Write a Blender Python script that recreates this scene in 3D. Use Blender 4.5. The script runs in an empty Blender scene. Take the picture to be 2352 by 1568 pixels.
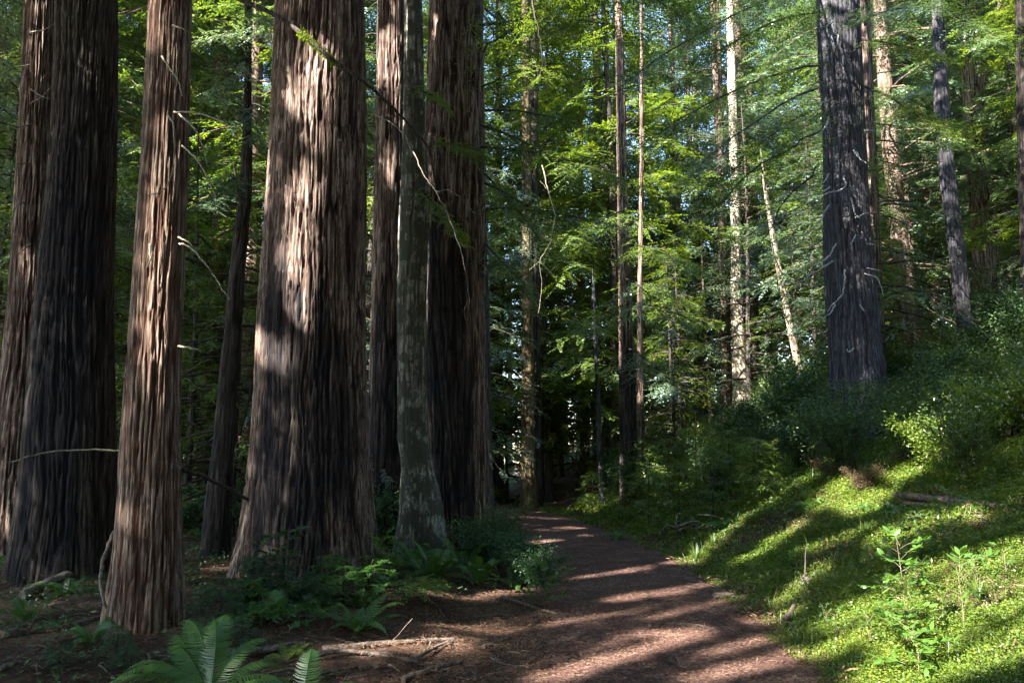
import bpy, math, random
import numpy as np
random.seed(7); R = np.random.default_rng(11)
sc = bpy.context.scene
# ------------------------------------------------------------------ camera
TILT = math.radians(8.3); F = 1829.0; CX, CY = 1176.0, 784.0; CAMZ = 1.6
cd = bpy.data.cameras.new("camera"); cam = bpy.data.objects.new("camera", cd); sc.collection.objects.link(cam)
cam.location = (0, 0, CAMZ); cam.rotation_euler = (math.pi / 2 + TILT, 0, 0)
cd.lens = 28; cd.sensor_width = 36; cd.clip_end = 600; cd.clip_start = 0.05
sc.camera = cam
# ------------------------------------------------------------------ light
EL = math.radians(38); AZ = math.radians(225)           # the sun stands behind the camera to the left
SV = np.array([math.sin(AZ) * math.cos(EL), math.cos(AZ) * math.cos(EL), math.sin(EL)])   # towards the sun
w = bpy.data.worlds.new("World"); sc.world = w; w.use_nodes = True
nt = w.node_tree; bg = nt.nodes["Background"]; sky = nt.nodes.new("ShaderNodeTexSky")
sky.sky_type = 'NISHITA'; sky.sun_disc = False; sky.sun_elevation = EL; sky.sun_rotation = AZ
sky.air_density = 1.2; sky.dust_density = 0.3; sky.ozone_density = 2.0
nt.links.new(sky.outputs[0], bg.inputs[0]); bg.inputs[1].default_value = 0.11
sd = bpy.data.lights.new("sun", 'SUN'); sd.energy = 5.0; sd.angle = math.radians(0.5); sd.color = (1, 0.93, 0.82)
so = bpy.data.objects.new("sun", sd); sc.collection.objects.link(so)
so.rotation_euler = (math.pi / 2 - EL, 0, math.pi - AZ); so.location = (-30, -30, 40)
sc.view_settings.view_transform = 'Standard'; sc.view_settings.look = 'None'
sc.view_settings.exposure = 3.1; sc.view_settings.gamma = 1
cy = sc.cycles; cy.max_bounces = 8; cy.diffuse_bounces = 6; cy.glossy_bounces = 2; cy.transmission_bounces = 4
cy.transparent_max_bounces = 4; cy.sample_clamp_indirect = 8.0; cy.use_denoising = True
# ------------------------------------------------------------------ numpy helpers
def nrm(v): return v / (np.linalg.norm(v, axis=-1, keepdims=True) + 1e-9)
def A(*v): return np.array(v, float)
TAB = np.random.default_rng(3).random((8, 256, 256))
def vn(x, y, s=0, px=None):
    """smooth lattice noise 0..1, periodic in x when px is given"""
    x = np.asarray(x, float); y = np.asarray(y, float)
    ix = np.floor(x).astype(int); iy = np.floor(y).astype(int); fx = x - ix; fy = y - iy
    fx = fx * fx * (3 - 2 * fx); fy = fy * fy * (3 - 2 * fy); T = TAB[s % 8]; o = s * 37
    m = (lambda a: np.mod(a, px)) if px else (lambda a: a)
    g = lambda a, b: T[(m(a) + o) & 255, (b + o) & 255]
    return (g(ix, iy) * (1 - fx) + g(ix + 1, iy) * fx) * (1 - fy) + (g(ix, iy + 1) * (1 - fx) + g(ix + 1, iy + 1) * fx) * fy
def fbm(x, y, s=0, n=3):
    return sum(vn(x * 2 ** i, y * 2 ** i, s + i) * .5 ** i for i in range(n)) / sum(.5 ** i for i in range(n))
# the trail's centre line and the lie of the land
PY = [-30, -8, 0, 5.65, 6.5, 7.9, 9.75, 11.7, 13.9, 17.2, 20.9, 24, 28, 34, 42, 60]
PX = [-.6, -.5, .2, 1.08, 1.22, 1.38, 1.5, 1.58, 1.58, 1.38, .9, .2, -1.4, -5, -11, -28]
BX = [-.6, -.5, .2, 1.08, 1.22, 1.38, 1.5, 1.6, 1.62, 1.5, 1.15, .8, .3, -.4, -1.0, -2]
def pathx(y): return np.interp(y, PY, PX)
def bankx(y): return np.interp(y, PY, BX)
def h(x, y):
    x = np.asarray(x, float); y = np.asarray(y, float)
    d = x - bankx(y) - 1.05
    dd = np.clip(d, 0, None)
    b = 0.40 * (np.sqrt(dd ** 2 + .16) - .4) * (1 - .12 * np.clip(dd - 8, 0, 40) / 40 * 2)
    l = np.clip(-(d + 2.4), 0, None); lf = 0.10 * np.clip(l, 0, 1.2)
    far = -0.02 * np.clip(y - 25, 0, 60)
    off = np.clip(np.abs(x - pathx(y)) - 1.0, 0, 1)
    n = (fbm(x * .5 + 40, y * .5 + 40, 1) - .5) * .30 + (fbm(x * 1.7 + 9, y * 1.7 + 9, 2) - .5) * .17
    return b + lf + far + n * off
def ray(px, py):
    dx = (px - CX) / F; dy = (CY - py) / F
    return A(dx, math.cos(TILT) - dy * math.sin(TILT), math.sin(TILT) + dy * math.cos(TILT))
def P(px, py, Y):
    d = ray(px, py); return A(0, 0, CAMZ) + d * (Y / d[1])
def dep(p): return p[1] * math.cos(TILT) + (p[2] - CAMZ) * math.sin(TILT)
def proj(p):
    y = p[..., 1] * math.cos(TILT) + (p[..., 2] - CAMZ) * math.sin(TILT)
    z = -p[..., 1] * math.sin(TILT) + (p[..., 2] - CAMZ) * math.cos(TILT)
    y = np.where(y < .05, .05, y)
    return CX + F * p[..., 0] / y, CY - F * z / y
def G(px, py, far=70):
    """where the ray through a point meets the ground"""
    d = ray(px, py); t = 2.0
    while t < far:
        p = A(0, 0, CAMZ) + d * t
        if p[2] < float(h(p[0], p[1])): break
        t += .03 + t * .004
    return A(p[0], p[1], float(h(p[0], p[1])))
# ------------------------------------------------------------------ mesh helpers
class MB:
    def __init__(s): s.v = []; s.f = []; s.n = 0; s.att = {}; s.smooth = False
    def add(s, v, f, **att):
        v = np.asarray(v, float).reshape(-1, 3); f = np.asarray(f, int)
        s.v.append(v); s.f.append(f + s.n); s.n += len(v)
        for k, a in att.items(): s.att.setdefault(k, []).append(np.broadcast_to(a, (len(v),)))
        return s
    def build(s, name, mat, parent=None, org=None, smooth=False):
        v = np.concatenate(s.v); org = np.zeros(3) if org is None else np.asarray(org, float)
        me = bpy.data.meshes.new(name); me.vertices.add(len(v))
        me.vertices.foreach_set('co', (v - org).astype(np.float32).ravel())
        k = [q.shape[1] for q in s.f]
        li = np.concatenate([q.ravel() for q in s.f]); tot = np.concatenate([np.full(len(q), q.shape[1]) for q in s.f])
        st = np.concatenate([[0], np.cumsum(tot)[:-1]])
        me.loops.add(len(li)); me.loops.foreach_set('vertex_index', li.astype(np.int32))
        me.polygons.add(len(tot)); me.polygons.foreach_set('loop_start', st.astype(np.int32))
        try: me.polygons.foreach_set('loop_total', tot.astype(np.int32))
        except Exception: pass
        if smooth: me.polygons.foreach_set('use_smooth', np.ones(len(tot), bool))
        for kk, a in s.att.items():
            a = np.concatenate(a)
            if len(a) == len(v):
                at = me.attributes.new(kk, 'FLOAT', 'POINT'); at.data.foreach_set('value', a.astype(np.float32))
        me.update(calc_edges=True); me.materials.append(mat)
        o = bpy.data.objects.new(name, me); sc.collection.objects.link(o)
        if parent is not None: o.parent = parent
        return o
def tag(o, label, cat, group=None, kind=None):
    if label: o['label'] = label
    if cat: o['category'] = cat
    if group: o['group'] = group
    if kind: o['kind'] = kind
    return o
def root(name, loc, label, cat, group=None, rz=0, s=1):
    o = bpy.data.objects.new(name, None); sc.collection.objects.link(o); o.location = loc; o.rotation_euler = (0, 0, rz); o.scale = (s, s, s)
    o.empty_display_size = .2
    return tag(o, label, cat, group)
def kids(o): return [c for c in sc.collection.objects if c.parent == o]
KID = {}
def dup(r, loc, rz=0, s=1, label=None, group=None, tilt=(0, 0)):
    if r.name not in KID: KID[r.name] = [(c, [(g) for g in kids(c)]) for c in kids(r)]
    n = r.copy(); sc.collection.objects.link(n); n.location = loc; n.rotation_euler = (tilt[0], tilt[1], rz)
    n.scale = (s, s, s) if not isinstance(s, tuple) else s
    if label: n['label'] = label
    if group: n['group'] = group
    for c, gs in KID[r.name]:
        cc = c.copy(); sc.collection.objects.link(cc); cc.parent = n
        for g in gs:
            g2 = g.copy(); sc.collection.objects.link(g2); g2.parent = cc
    return n
def spline(pts, n):
    p = np.asarray(pts, float); m = len(p)
    if m < 3: t = np.linspace(0, 1, n)[:, None]; return p[0] * (1 - t) + p[-1] * t
    q = np.vstack([2 * p[0] - p[1], p, 2 * p[-1] - p[-2]]); t = np.linspace(0, m - 1 - 1e-6, n); i = t.astype(int); f = (t - i)[:, None]
    a, b, c, d = q[i], q[i + 1], q[i + 2], q[i + 3]
    return .5 * ((2 * b) + (-a + c) * f + (2 * a - 5 * b + 4 * c - d) * f ** 2 + (-a + 3 * b - 3 * c + d) * f ** 3)
def tube(mb, pts, r0, r1, n=12, k=6, jit=0, closed=True, **att):
    c = spline(pts, n)
    if jit: c[1:] += R.normal(0, jit, (n - 1, 3))
    t = nrm(np.gradient(c, axis=0)); up = A(0, 0, 1) if abs(t[:, 2]).mean() < .8 else A(1, 0, 0)
    s = nrm(np.cross(t, up)); u = np.cross(s, t)
    rr = np.linspace(0, 1, n); rad = r0 + (r1 - r0) * rr
    if jit: rad = rad * (1 + R.normal(0, .10, n))
    a = np.linspace(0, 2 * np.pi, k, endpoint=False)
    v = c[:, None] + rad[:, None, None] * (np.cos(a)[None, :, None] * s[:, None] + np.sin(a)[None, :, None] * u[:, None])
    i = np.arange(n - 1)[:, None] * k + np.arange(k)[None]; j = np.arange(n - 1)[:, None] * k + (np.arange(k)[None] + 1) % k
    f = np.stack([i, j, j + k, i + k], -1).reshape(-1, 4)
    mb.add(v, f, **att)
    if closed:
        mb.add(v[-1], np.arange(k)[None], **att); mb.add(v[0], np.arange(k)[::-1][None], **att)
    return c
def leaves(mb, p, d, wv, L, W, fold=0.0):
    """rhombic leaf blades from p along d, half as wide along wv"""
    L = np.broadcast_to(L, (len(p),))[:, None]; W = np.broadcast_to(W, (len(p),))[:, None]
    m = p + d * L * .45; nn = np.cross(d, wv)
    v = np.stack([p, m + wv * W * .5 + nn * W * fold, p + d * L, m - wv * W * .5 + nn * W * fold], 1)
    mb.add(v.reshape(-1, 3), np.arange(len(p) * 4).reshape(-1, 4)); return mb
def sprays(mb, O, D, S, L, K, ll, lw, ang=50, droop=.15, jit=.12):
    """flat feathery sprays: K pairs of leaflets along a twig"""
    N = len(O); L = np.broadcast_to(L, (N,))
    k = (np.arange(K) + .5) / K; sg = A(1, -1)
    nn = nrm(np.cross(D, S))
    t = k[None, :, None]
    base = O[:, None] + D[:, None] * (L[:, None, None] * t) - A(0, 0, 1) * droop * (L[:, None, None] * t ** 2)
    c, s_ = math.cos(math.radians(ang)), math.sin(math.radians(ang))
    b2 = np.repeat(base[:, :, None], 2, 2)
    d2 = D[:, None, None] * c + S[:, None, None] * s_ * sg[None, None, :, None] + R.normal(0, jit, (N, K, 2, 3)) - A(0, 0, .12)
    d2 = nrm(d2); w2 = nrm(np.cross(d2, nn[:, None, None] + R.normal(0, .25, (N, K, 2, 3))))
    ln = ll * (1.05 - .55 * k)[None, :, None] * R.uniform(.7, 1.2, (N, K, 2))
    leaves(mb, b2.reshape(-1, 3), d2.reshape(-1, 3), w2.reshape(-1, 3), ln.ravel(), lw)
    tip = O + D * L[:, None] - A(0, 0, 1) * droop * L[:, None]
    leaves(mb, tip, D, S, ll * .8, lw)
def rot2(v, a):
    c, s = np.cos(a), np.sin(a); o = v.copy(); o[..., 0] = v[..., 0] * c - v[..., 1] * s; o[..., 1] = v[..., 0] * s + v[..., 1] * c; return o
def bough(lv, wd, p0, az, L, slope, droop, ntw, twl, sub, ll, lw, r=.03, K=4, side=0.0, t0=.2):
    """a limb with feathery side twigs"""
    t = np.linspace(0, 1, 9); hd = A(math.cos(az), math.sin(az), 0); sd_ = A(-hd[1], hd[0], 0)
    bend = side * t ** 2 + R.normal(0, .02, 9)
    c = p0 + hd * (L * t)[:, None] + sd_ * (L * bend)[:, None] + A(0, 0, 1) * (L * (slope * t - droop * t * t))[:, None]
    if wd is not None: tube(wd, c, r, r * .2, 7, 4, 0, False)
    tt = t0 + (1 - t0) * (np.arange(ntw) + R.random(ntw)) / ntw
    O = np.stack([np.interp(tt, t, c[:, i]) for i in range(3)], 1)
    T = nrm(np.stack([np.interp(np.clip(tt + .02, 0, 1), t, c[:, i]) for i in range(3)], 1) - np.stack([np.interp(np.clip(tt - .02, 0, 1), t, c[:, i]) for i in range(3)], 1))
    sg = np.where(np.arange(ntw) % 2, 1, -1); a = sg * R.uniform(.5, 1.15, ntw)
    D = rot2(T, a); D[:, 2] = T[:, 2] * .5 + R.normal(-.12, .18, ntw); D = nrm(D)
    S = nrm(np.cross(D, A(0, 0, 1) + R.normal(0, .25, (ntw, 3))))
    TL = twl * (1.1 - .6 * tt) * R.uniform(.6, 1.2, ntw)
    sprays(lv, O, D, S, TL, K, ll, lw)
    # second order
    q = (np.arange(sub) + .6) / sub
    O2 = (O[:, None] + D[:, None] * (TL[:, None] * q[None])[..., None] - A(0, 0, .15) * (TL[:, None] * q[None] ** 2)[..., None]).reshape(-1, 3)
    s2 = np.tile(np.where(np.arange(sub) % 2, 1., -1.), ntw)
    Dr = np.repeat(D, sub, 0); Sr = np.repeat(S, sub, 0)
    D2 = nrm(Dr * .65 + Sr * s2[:, None] * .75 + R.normal(0, .15, Dr.shape) - A(0, 0, .1)); S2 = nrm(np.cross(D2, np.cross(Dr, Sr)))
    sprays(lv, O2, D2, S2, np.repeat(TL, sub) * .5 * R.uniform(.7, 1.3, len(O2)), K, ll, lw)
# ------------------------------------------------------------------ materials
def mat(name):
    m = bpy.data.materials.new(name); m.use_nodes = True; t = m.node_tree
    for n in list(t.nodes): t.nodes.remove(n)
    o = t.nodes.new("ShaderNodeOutputMaterial"); return m, t, o
def N(t, ty, **kw):
    n = t.nodes.new("ShaderNode" + ty)
    for k, v in kw.items():
        if k.startswith('i_'): n.inputs[k[2:].replace('_', ' ')].default_value = v
        else: setattr(n, k, v)
    return n
def ramp(t, fac, stops, interp='LINEAR'):
    r = N(t, "ValToRGB"); e = r.color_ramp.elements; r.color_ramp.interpolation = interp
    while len(e) < len(stops): e.new(.5)
    for q, (p, c) in zip(e, stops): q.position = p; q.color = (*c, 1) if len(c) == 3 else c
    t.links.new(fac, r.inputs[0]); return r.outputs[0]
def mix(t, fac, a, b, ty='MIX'):
    m = N(t, "MixRGB", blend_type=ty)
    for s, v in zip((0, 1, 2), (fac, a, b)):
        if hasattr(v, 'default_value') or hasattr(v, 'links'): t.links.new(v, m.inputs[s])
        elif isinstance(v, tuple): m.inputs[s].default_value = (*v, 1)
        else: m.inputs[s].default_value = v
    return m.outputs[0]
def leafmat(name, stops, trans=.45, tcol=(1.3, 1.25, .45), gloss=.05, rough=.4, nscale=.6):
    m, t, o = mat(name)
    g = N(t, "NewGeometry"); oi = N(t, "ObjectInfo")
    tc = N(t, "TexCoord"); no = N(t, "TexNoise"); no.inputs['Scale'].default_value = nscale; no.inputs['Detail'].default_value = 1
    t.links.new(g.outputs['Position'], no.inputs['Vector'])
    a = N(t, "Math", operation='MULTIPLY_ADD'); t.links.new(g.outputs['Random Per Island'], a.inputs[0]); a.inputs[1].default_value = .55
    b = N(t, "Math", operation='MULTIPLY_ADD'); t.links.new(no.outputs[0], b.inputs[0]); b.inputs[1].default_value = .7; b.inputs[2].default_value = -.22
    t.links.new(b.outputs[0], a.inputs[2])
    c2 = N(t, "Math", operation='MULTIPLY_ADD'); t.links.new(oi.outputs['Random'], c2.inputs[0]); c2.inputs[1].default_value = .2; t.links.new(a.outputs[0], c2.inputs[2])
    col = ramp(t, c2.outputs[0], stops)
    d = N(t, "BsdfDiffuse"); t.links.new(col, d.inputs[0])
    tr = N(t, "BsdfTranslucent"); tcl = mix(t, 1.0, col, tcol, 'MULTIPLY'); t.links.new(tcl, tr.inputs[0])
    ms = N(t, "MixShader"); ms.inputs[0].default_value = trans; t.links.new(d.outputs[0], ms.inputs[1]); t.links.new(tr.outputs[0], ms.inputs[2])
    gl = N(t, "BsdfGlossy"); gl.inputs['Roughness'].default_value = rough; gl.inputs[0].default_value = (.9, .95, 1, 1)
    m2 = N(t, "MixShader"); m2.inputs[0].default_value = gloss; t.links.new(ms.outputs[0], m2.inputs[1]); t.links.new(gl.outputs[0], m2.inputs[2])
    t.links.new(m2.outputs[0], o.inputs[0]); return m
def barkmat(name, light, mid, furrow, sx=19, sz=1.0, bump=.8, char=(.012, .012, .016), lich=None, rough=.9):
    m, t, o = mat(name)
    tc = N(t, "TexCoord"); mp = N(t, "Mapping"); mp.inputs['Scale'].default_value = (sx, sx, sz); t.links.new(tc.outputs['Object'], mp.inputs[0])
    n1 = N(t, "TexNoise"); n1.inputs['Scale'].default_value = 1.6; n1.inputs['Detail'].default_value = 4; n1.inputs['Roughness'].default_value = .65; t.links.new(mp.outputs[0], n1.inputs[0])
    n2 = N(t, "TexNoise"); n2.inputs['Scale'].default_value = 1.3; n2.inputs['Detail'].default_value = 2; t.links.new(tc.outputs['Object'], n2.inputs[0])
    c = ramp(t, n1.outputs[0], [(.40, furrow), (.47, mid), (.58, light)])
    mp2 = N(t, "Mapping"); mp2.inputs['Scale'].default_value = (sx * 2.6, sx * 2.6, sz * 2.2); t.links.new(tc.outputs['Object'], mp2.inputs[0])
    n5 = N(t, "TexNoise"); n5.inputs['Scale'].default_value = 1.5; n5.inputs['Detail'].default_value = 3; n5.inputs['Roughness'].default_value = .7; t.links.new(mp2.outputs[0], n5.inputs[0])
    c = mix(t, ramp(t, n5.outputs[0], [(.40, (.75, .75, .75)), (.52, (0, 0, 0))]), c, furrow)
    c = mix(t, ramp(t, n2.outputs[0], [(.3, (0, 0, 0)), (.7, (.6, .6, .6))]), c, tuple(x * .8 for x in mid))
    fa = N(t, "Attribute", attribute_name='fur')
    c = mix(t, fa.outputs['Fac'], c, furrow)  # furrows' own dark colour, deepened to stand in for weak relief shading
    if lich:
        n3 = N(t, "TexNoise"); n3.inputs['Scale'].default_value = 3.2; n3.inputs['Detail'].default_value = 5; n3.inputs['Roughness'].default_value = .7; t.links.new(tc.outputs['Object'], n3.inputs[0])
        f3 = ramp(t, n3.outputs[0], [(.46, (0, 0, 0)), (.52, (1, 1, 1))]); c = mix(t, f3, c, lich)
    ca = N(t, "Attribute", attribute_name='char')
    c = mix(t, ca.outputs['Fac'], c, char)
    b = N(t, "Bump"); b.inputs['Strength'].default_value = bump; b.inputs['Distance'].default_value = .02; hs = N(t, 'Math', operation='MULTIPLY_ADD'); t.links.new(n5.outputs[0], hs.inputs[0]); hs.inputs[1].default_value = .8; t.links.new(n1.outputs[0], hs.inputs[2]); t.links.new(hs.outputs[0], b.inputs['Height'])
    p = N(t, "BsdfPrincipled"); p.inputs['Roughness'].default_value = rough; p.inputs['Specular IOR Level'].default_value = .2
    t.links.new(c, p.inputs['Base Color']); t.links.new(b.outputs[0], p.inputs['Normal']); t.links.new(p.outputs[0], o.inputs[0]); return m
M = {}
M['redwood'] = barkmat('redwood_bark', (.45, .36, .31), (.165, .112, .092), (.024, .012, .010))
M['redwood_orange'] = barkmat('orange_redwood_bark', (.43, .34, .28), (.17, .112, .085), (.045, .019, .012))
M['darkbark'] = barkmat('dark_bark', (.12, .105, .095), (.06, .048, .042), (.015, .011, .010))
M['greybark'] = barkmat('grey_bark', (.16, .165, .19), (.085, .085, .10), (.028, .022, .026), 18, 2)
M['smooth'] = barkmat('smooth_lichen_bark', (.50, .50, .46), (.30, .30, .26), (.06, .05, .04), 12, 2.2, .9, lich=(.085, .085, .068))
M['mossbark'] = barkmat('mossy_bark', (.22, .19, .10), (.13, .10, .055), (.05, .035, .02), 10, 2.5)
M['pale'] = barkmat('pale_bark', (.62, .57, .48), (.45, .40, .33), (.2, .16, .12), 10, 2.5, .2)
M['bgbark'] = barkmat('far_bark', (.25, .20, .17), (.14, .10, .08), (.06, .035, .025), 9, 1)
M['deadwood'] = barkmat('dead_wood', (.30, .27, .24), (.17, .145, .12), (.06, .045, .035), 20, 3, .4)
M['stub'] = barkmat('weathered_stub', (.48, .49, .50), (.33, .33, .34), (.2, .19, .19), 12, 12, .2)
M['stem'] = barkmat('green_stem', (.20, .19, .11), (.13, .12, .07), (.06, .05, .03), 20, 20, .1)
M['log'] = barkmat('log_wood', (.25, .20, .17), (.14, .11, .09), (.05, .035, .028), 14, 14, .7)
M['twig'] = barkmat('bare_twig', (.42, .40, .30), (.28, .25, .18), (.12, .10, .07), 20, 20, .1)
M['moss'] = leafmat('moss', [(0, (.08, .13, .01)), (1, (.22, .30, .02))], .2, gloss=0)
M['conifer'] = leafmat('conifer_leaf', [(0, (.03, .065, .020)), (.4, (.075, .135, .034)), (.75, (.15, .21, .042)), (1, (.26, .29, .07))], .5)
M['conifer_blue'] = leafmat('bluish_conifer_leaf', [(0, (.028, .062, .032)), (.5, (.085, .145, .078)), (.8, (.16, .225, .13)), (1, (.28, .33, .23))], .45, (1.2, 1.25, .6), .10)
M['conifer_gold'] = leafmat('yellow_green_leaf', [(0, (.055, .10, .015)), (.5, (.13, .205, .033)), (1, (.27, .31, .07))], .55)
M['teal'] = leafmat('dark_teal_leaf', [(0, (.02, .05, .028)), (.5, (.042, .095, .05)), (1, (.10, .17, .07))], .4, (1.2, 1.25, .6), .03, .5)
M['broad'] = leafmat('broad_leaf', [(0, (.022, .055, .022)), (.5, (.05, .105, .03)), (1, (.12, .18, .045))], .35, (1.3, 1.3, .5), .05, .5)
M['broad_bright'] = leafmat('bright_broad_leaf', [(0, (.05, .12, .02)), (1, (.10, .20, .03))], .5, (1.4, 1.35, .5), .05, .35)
M['fern'] = leafmat('fern_leaf', [(0, (.04, .11, .022)), (.6, (.065, .16, .03)), (1, (.10, .20, .035))], .4, gloss=.05)
M['fern_dead'] = leafmat('dead_fern', [(0, (.09, .06, .035)), (1, (.26, .19, .12))], .2, (1, 1, 1), 0)
M['sorrel'] = leafmat('ground_cover_leaf', [(0, (.04, .09, .02)), (.5, (.105, .17, .026)), (.85, (.21, .25, .04)), (1, (.34, .30, .15))], .45, (1.3, 1.3, .4), .02, nscale=.8)
M['grass'] = leafmat('grass_blade', [(0, (.06, .12, .02)), (.7, (.13, .19, .04)), (1, (.28, .26, .13))], .4)
M['litter'] = leafmat('litter', [(0, (.05, .028, .020)), (.4, (.13, .075, .05)), (.75, (.24, .15, .10)), (1, (.42, .33, .26))], .05, (1, 1, 1), .03, nscale=3)
def groundmat(name, cols, sc1, bump=.5, sc2=.8):
    m, t, o = mat(name); tc = N(t, "TexCoord")
    n1 = N(t, "TexNoise"); n1.inputs['Scale'].default_value = sc1; n1.inputs['Detail'].default_value = 8; n1.inputs['Roughness'].default_value = .75; t.links.new(tc.outputs['Object'], n1.inputs[0])
    n2 = N(t, "TexNoise"); n2.inputs['Scale'].default_value = 2.2; n2.inputs['Detail'].default_value = 5; t.links.new(tc.outputs['Object'], n2.inputs[0])
    c = ramp(t, n1.outputs[0], [(.38, cols[0]), (.5, cols[1]), (.64, cols[2])]); c = mix(t, ramp(t, n2.outputs[0], [(.4, (0, 0, 0)), (.6, (.75, .75, .75))]), c, tuple(x * .6 for x in cols[1]))
    b = N(t, "Bump"); b.inputs['Strength'].default_value = bump; b.inputs['Distance'].default_value = .03; t.links.new(n1.outputs[0], b.inputs['Height'])
    p = N(t, "BsdfPrincipled"); p.inputs['Roughness'].default_value = .95; p.inputs['Specular IOR Level'].default_value = .1
    t.links.new(c, p.inputs['Base Color']); t.links.new(b.outputs[0], p.inputs['Normal']); t.links.new(p.outputs[0], o.inputs[0]); return m
M['duff'] = groundmat('forest_duff', [(.030, .018, .013), (.075, .045, .033), (.16, .10, .075)], 14)
M['path'] = groundmat('trail_soil', [(.052, .025, .024), (.135, .072, .066), (.38, .26, .22)], 26, .9)
# ------------------------------------------------------------------ ground and trail
def grid(xs, ys, fz):
    X, Y = np.meshgrid(xs, ys); Z = fz(X, Y); v = np.stack([X, Y, Z], -1).reshape(-1, 3); nx, ny = len(xs), len(ys)
    i = (np.arange(ny - 1)[:, None] * nx + np.arange(nx - 1)[None]); f = np.stack([i, i + 1, i + 1 + nx, i + nx], -1).reshape(-1, 4); return v, f
sx = np.concatenate([-np.geomspace(9, 150, 40)[::-1], np.arange(-8.9, 12, .1), np.geomspace(12, 150, 40)])
sy = np.concatenate([-np.geomspace(2.05, 80, 30)[::-1], np.arange(-2, 16, .1), np.geomspace(16, 190, 110)])
mb = MB(); mb.add(*grid(sx, sy, h)); tag(mb.build('ground', M['duff'], smooth=True), None, None, kind='structure')
mb = MB(); ys = np.concatenate([np.arange(-10, 26, .08), np.arange(26, 50, .4)]); us = np.linspace(-1, 1, 25)
hw = lambda y: np.interp(y, [-10, 5, 9, 12, 17, 24, 50], [1.15, 1.15, 1.08, 1.0, .95, .9, .9])
U, Yg = np.meshgrid(us, ys); edge = (fbm(Yg * 1.3 + 5, U * 0 + np.sign(U) * 3 + 20, 4) - .5) * .5 * np.abs(U) ** 3 + (fbm(Yg * 5 + 5, np.sign(U) * 3 + 20, 5) - .5) * .15 * np.abs(U) ** 3
X = pathx(Yg) + U * (hw(Yg) + edge); Z = h(X, Yg) + .014 - .03 * np.clip(np.abs(U) - .9, 0, 1) * 6
nx = len(us); i = (np.arange(len(ys) - 1)[:, None] * nx + np.arange(nx - 1)[None])
mb.add(np.stack([X, Yg, Z], -1), np.stack([i, i + 1, i + 1 + nx, i + nx], -1).reshape(-1, 4)); tag(mb.build('path', M['path'], smooth=True), None, None, kind='structure')
# ------------------------------------------------------------------ big trunks
GIANTS = []      # (x, y, root)
def trunk_mesh(mb, axis, ridge=.05, amp=.03, dth=.014, dz=.04, flare=.35, zd=9.5, lobes=5, seed=0, char=(), R0=None, knots=0):
    """axis rows (z, x, y, r) sorted upward; the bark's furrows are real relief"""
    ax = np.array(sorted(axis)); z0, z1 = ax[0, 0], ax[-1, 0]
    zs = np.concatenate([np.arange(z0 - .25, min(zd, z1), dz), np.linspace(min(zd, z1 - .01), z1, 30)])
    cx = np.interp(zs, ax[:, 0], ax[:, 1]); cy_ = np.interp(zs, ax[:, 0], ax[:, 2]); r = np.interp(zs, ax[:, 0], ax[:, 3])
    ker = np.ones(9) / 9
    r0 = r[0]; n = int(max(12, 2 * math.pi * r0 / dth)); a = np.linspace(0, 2 * np.pi, n, endpoint=False)
    Am, Z = np.meshgrid(a, zs); u = Am / (2 * np.pi); nr = max(4, int(2 * np.pi * r0 / ridge)); n3 = max(3, nr // 4)
    wx = (vn(u * n3, Z / 1.1 + seed, seed + 1, n3) - .5) * 1.25
    wx = wx + (vn(u * nr, Z / .35 + seed, seed + 6, nr) - .5) * .45
    f1 = np.abs(vn(u * nr + wx, Z / 1.05 + seed * 3, seed, nr) * 2 - 1)
    nr2 = nr * 2; f2 = np.abs(vn(u * nr2 + wx * 1.5, Z / .38 + seed * 5, seed + 2, nr2) * 2 - 1)
    big = vn(u * lobes * 1.0, Z / 3.0 + seed, seed + 3, lobes)
    ss = lambda q: q * q * (3 - 2 * q); hgt = ss(np.clip((f1 - .06) * 3.2, 0, 1)) * .6 + ss(np.clip((f2 - .08) * 3., 0, 1)) * .4
    brk = vn(u * nr2, Z / .12, seed + 4, nr2); hgt = hgt - .18 * (brk > .72)
    fl = flare * np.exp(-(Z - z0) / (.45 + r0 * .5)); lob = vn(u * lobes, Z * .2 + seed + 50, seed + 5, lobes)
    rad = r[:, None] * (1 + fl * (.35 + 1.0 * lob) + (big - .5) * .16) + amp * (hgt - .6)
    X = cx[:, None] + rad * np.cos(Am); Y = cy_[:, None] + rad * np.sin(Am)
    fur = np.clip(1.12 - hgt * 1.35, 0, 1)
    ch = np.zeros_like(Z)
    for (xr, zc, rx, rz) in char:
        q = ((X - cx[:, None]) / r[:, None] - xr) / rx; q = q ** 2 + ((Z - zc) / rz) ** 2 + (fbm(u * nr * .7, Z * 1.2, seed + 1) - .5) * 1.7
        ch = np.maximum(ch, np.clip((1.05 - q) * 2.2, 0, 1) * (Y < cy_[:, None]))
    ch = ch * (.75 + .25 * fur)
    i = np.arange(len(zs) - 1)[:, None] * n + np.arange(n)[None]; j = np.arange(len(zs) - 1)[:, None] * n + (np.arange(n)[None] + 1) % n
    mb.add(np.stack([X, Y, Z], -1), np.stack([i, j, j + n, i + n], -1).reshape(-1, 4), fur=fur.ravel(), char=ch.ravel())
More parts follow.
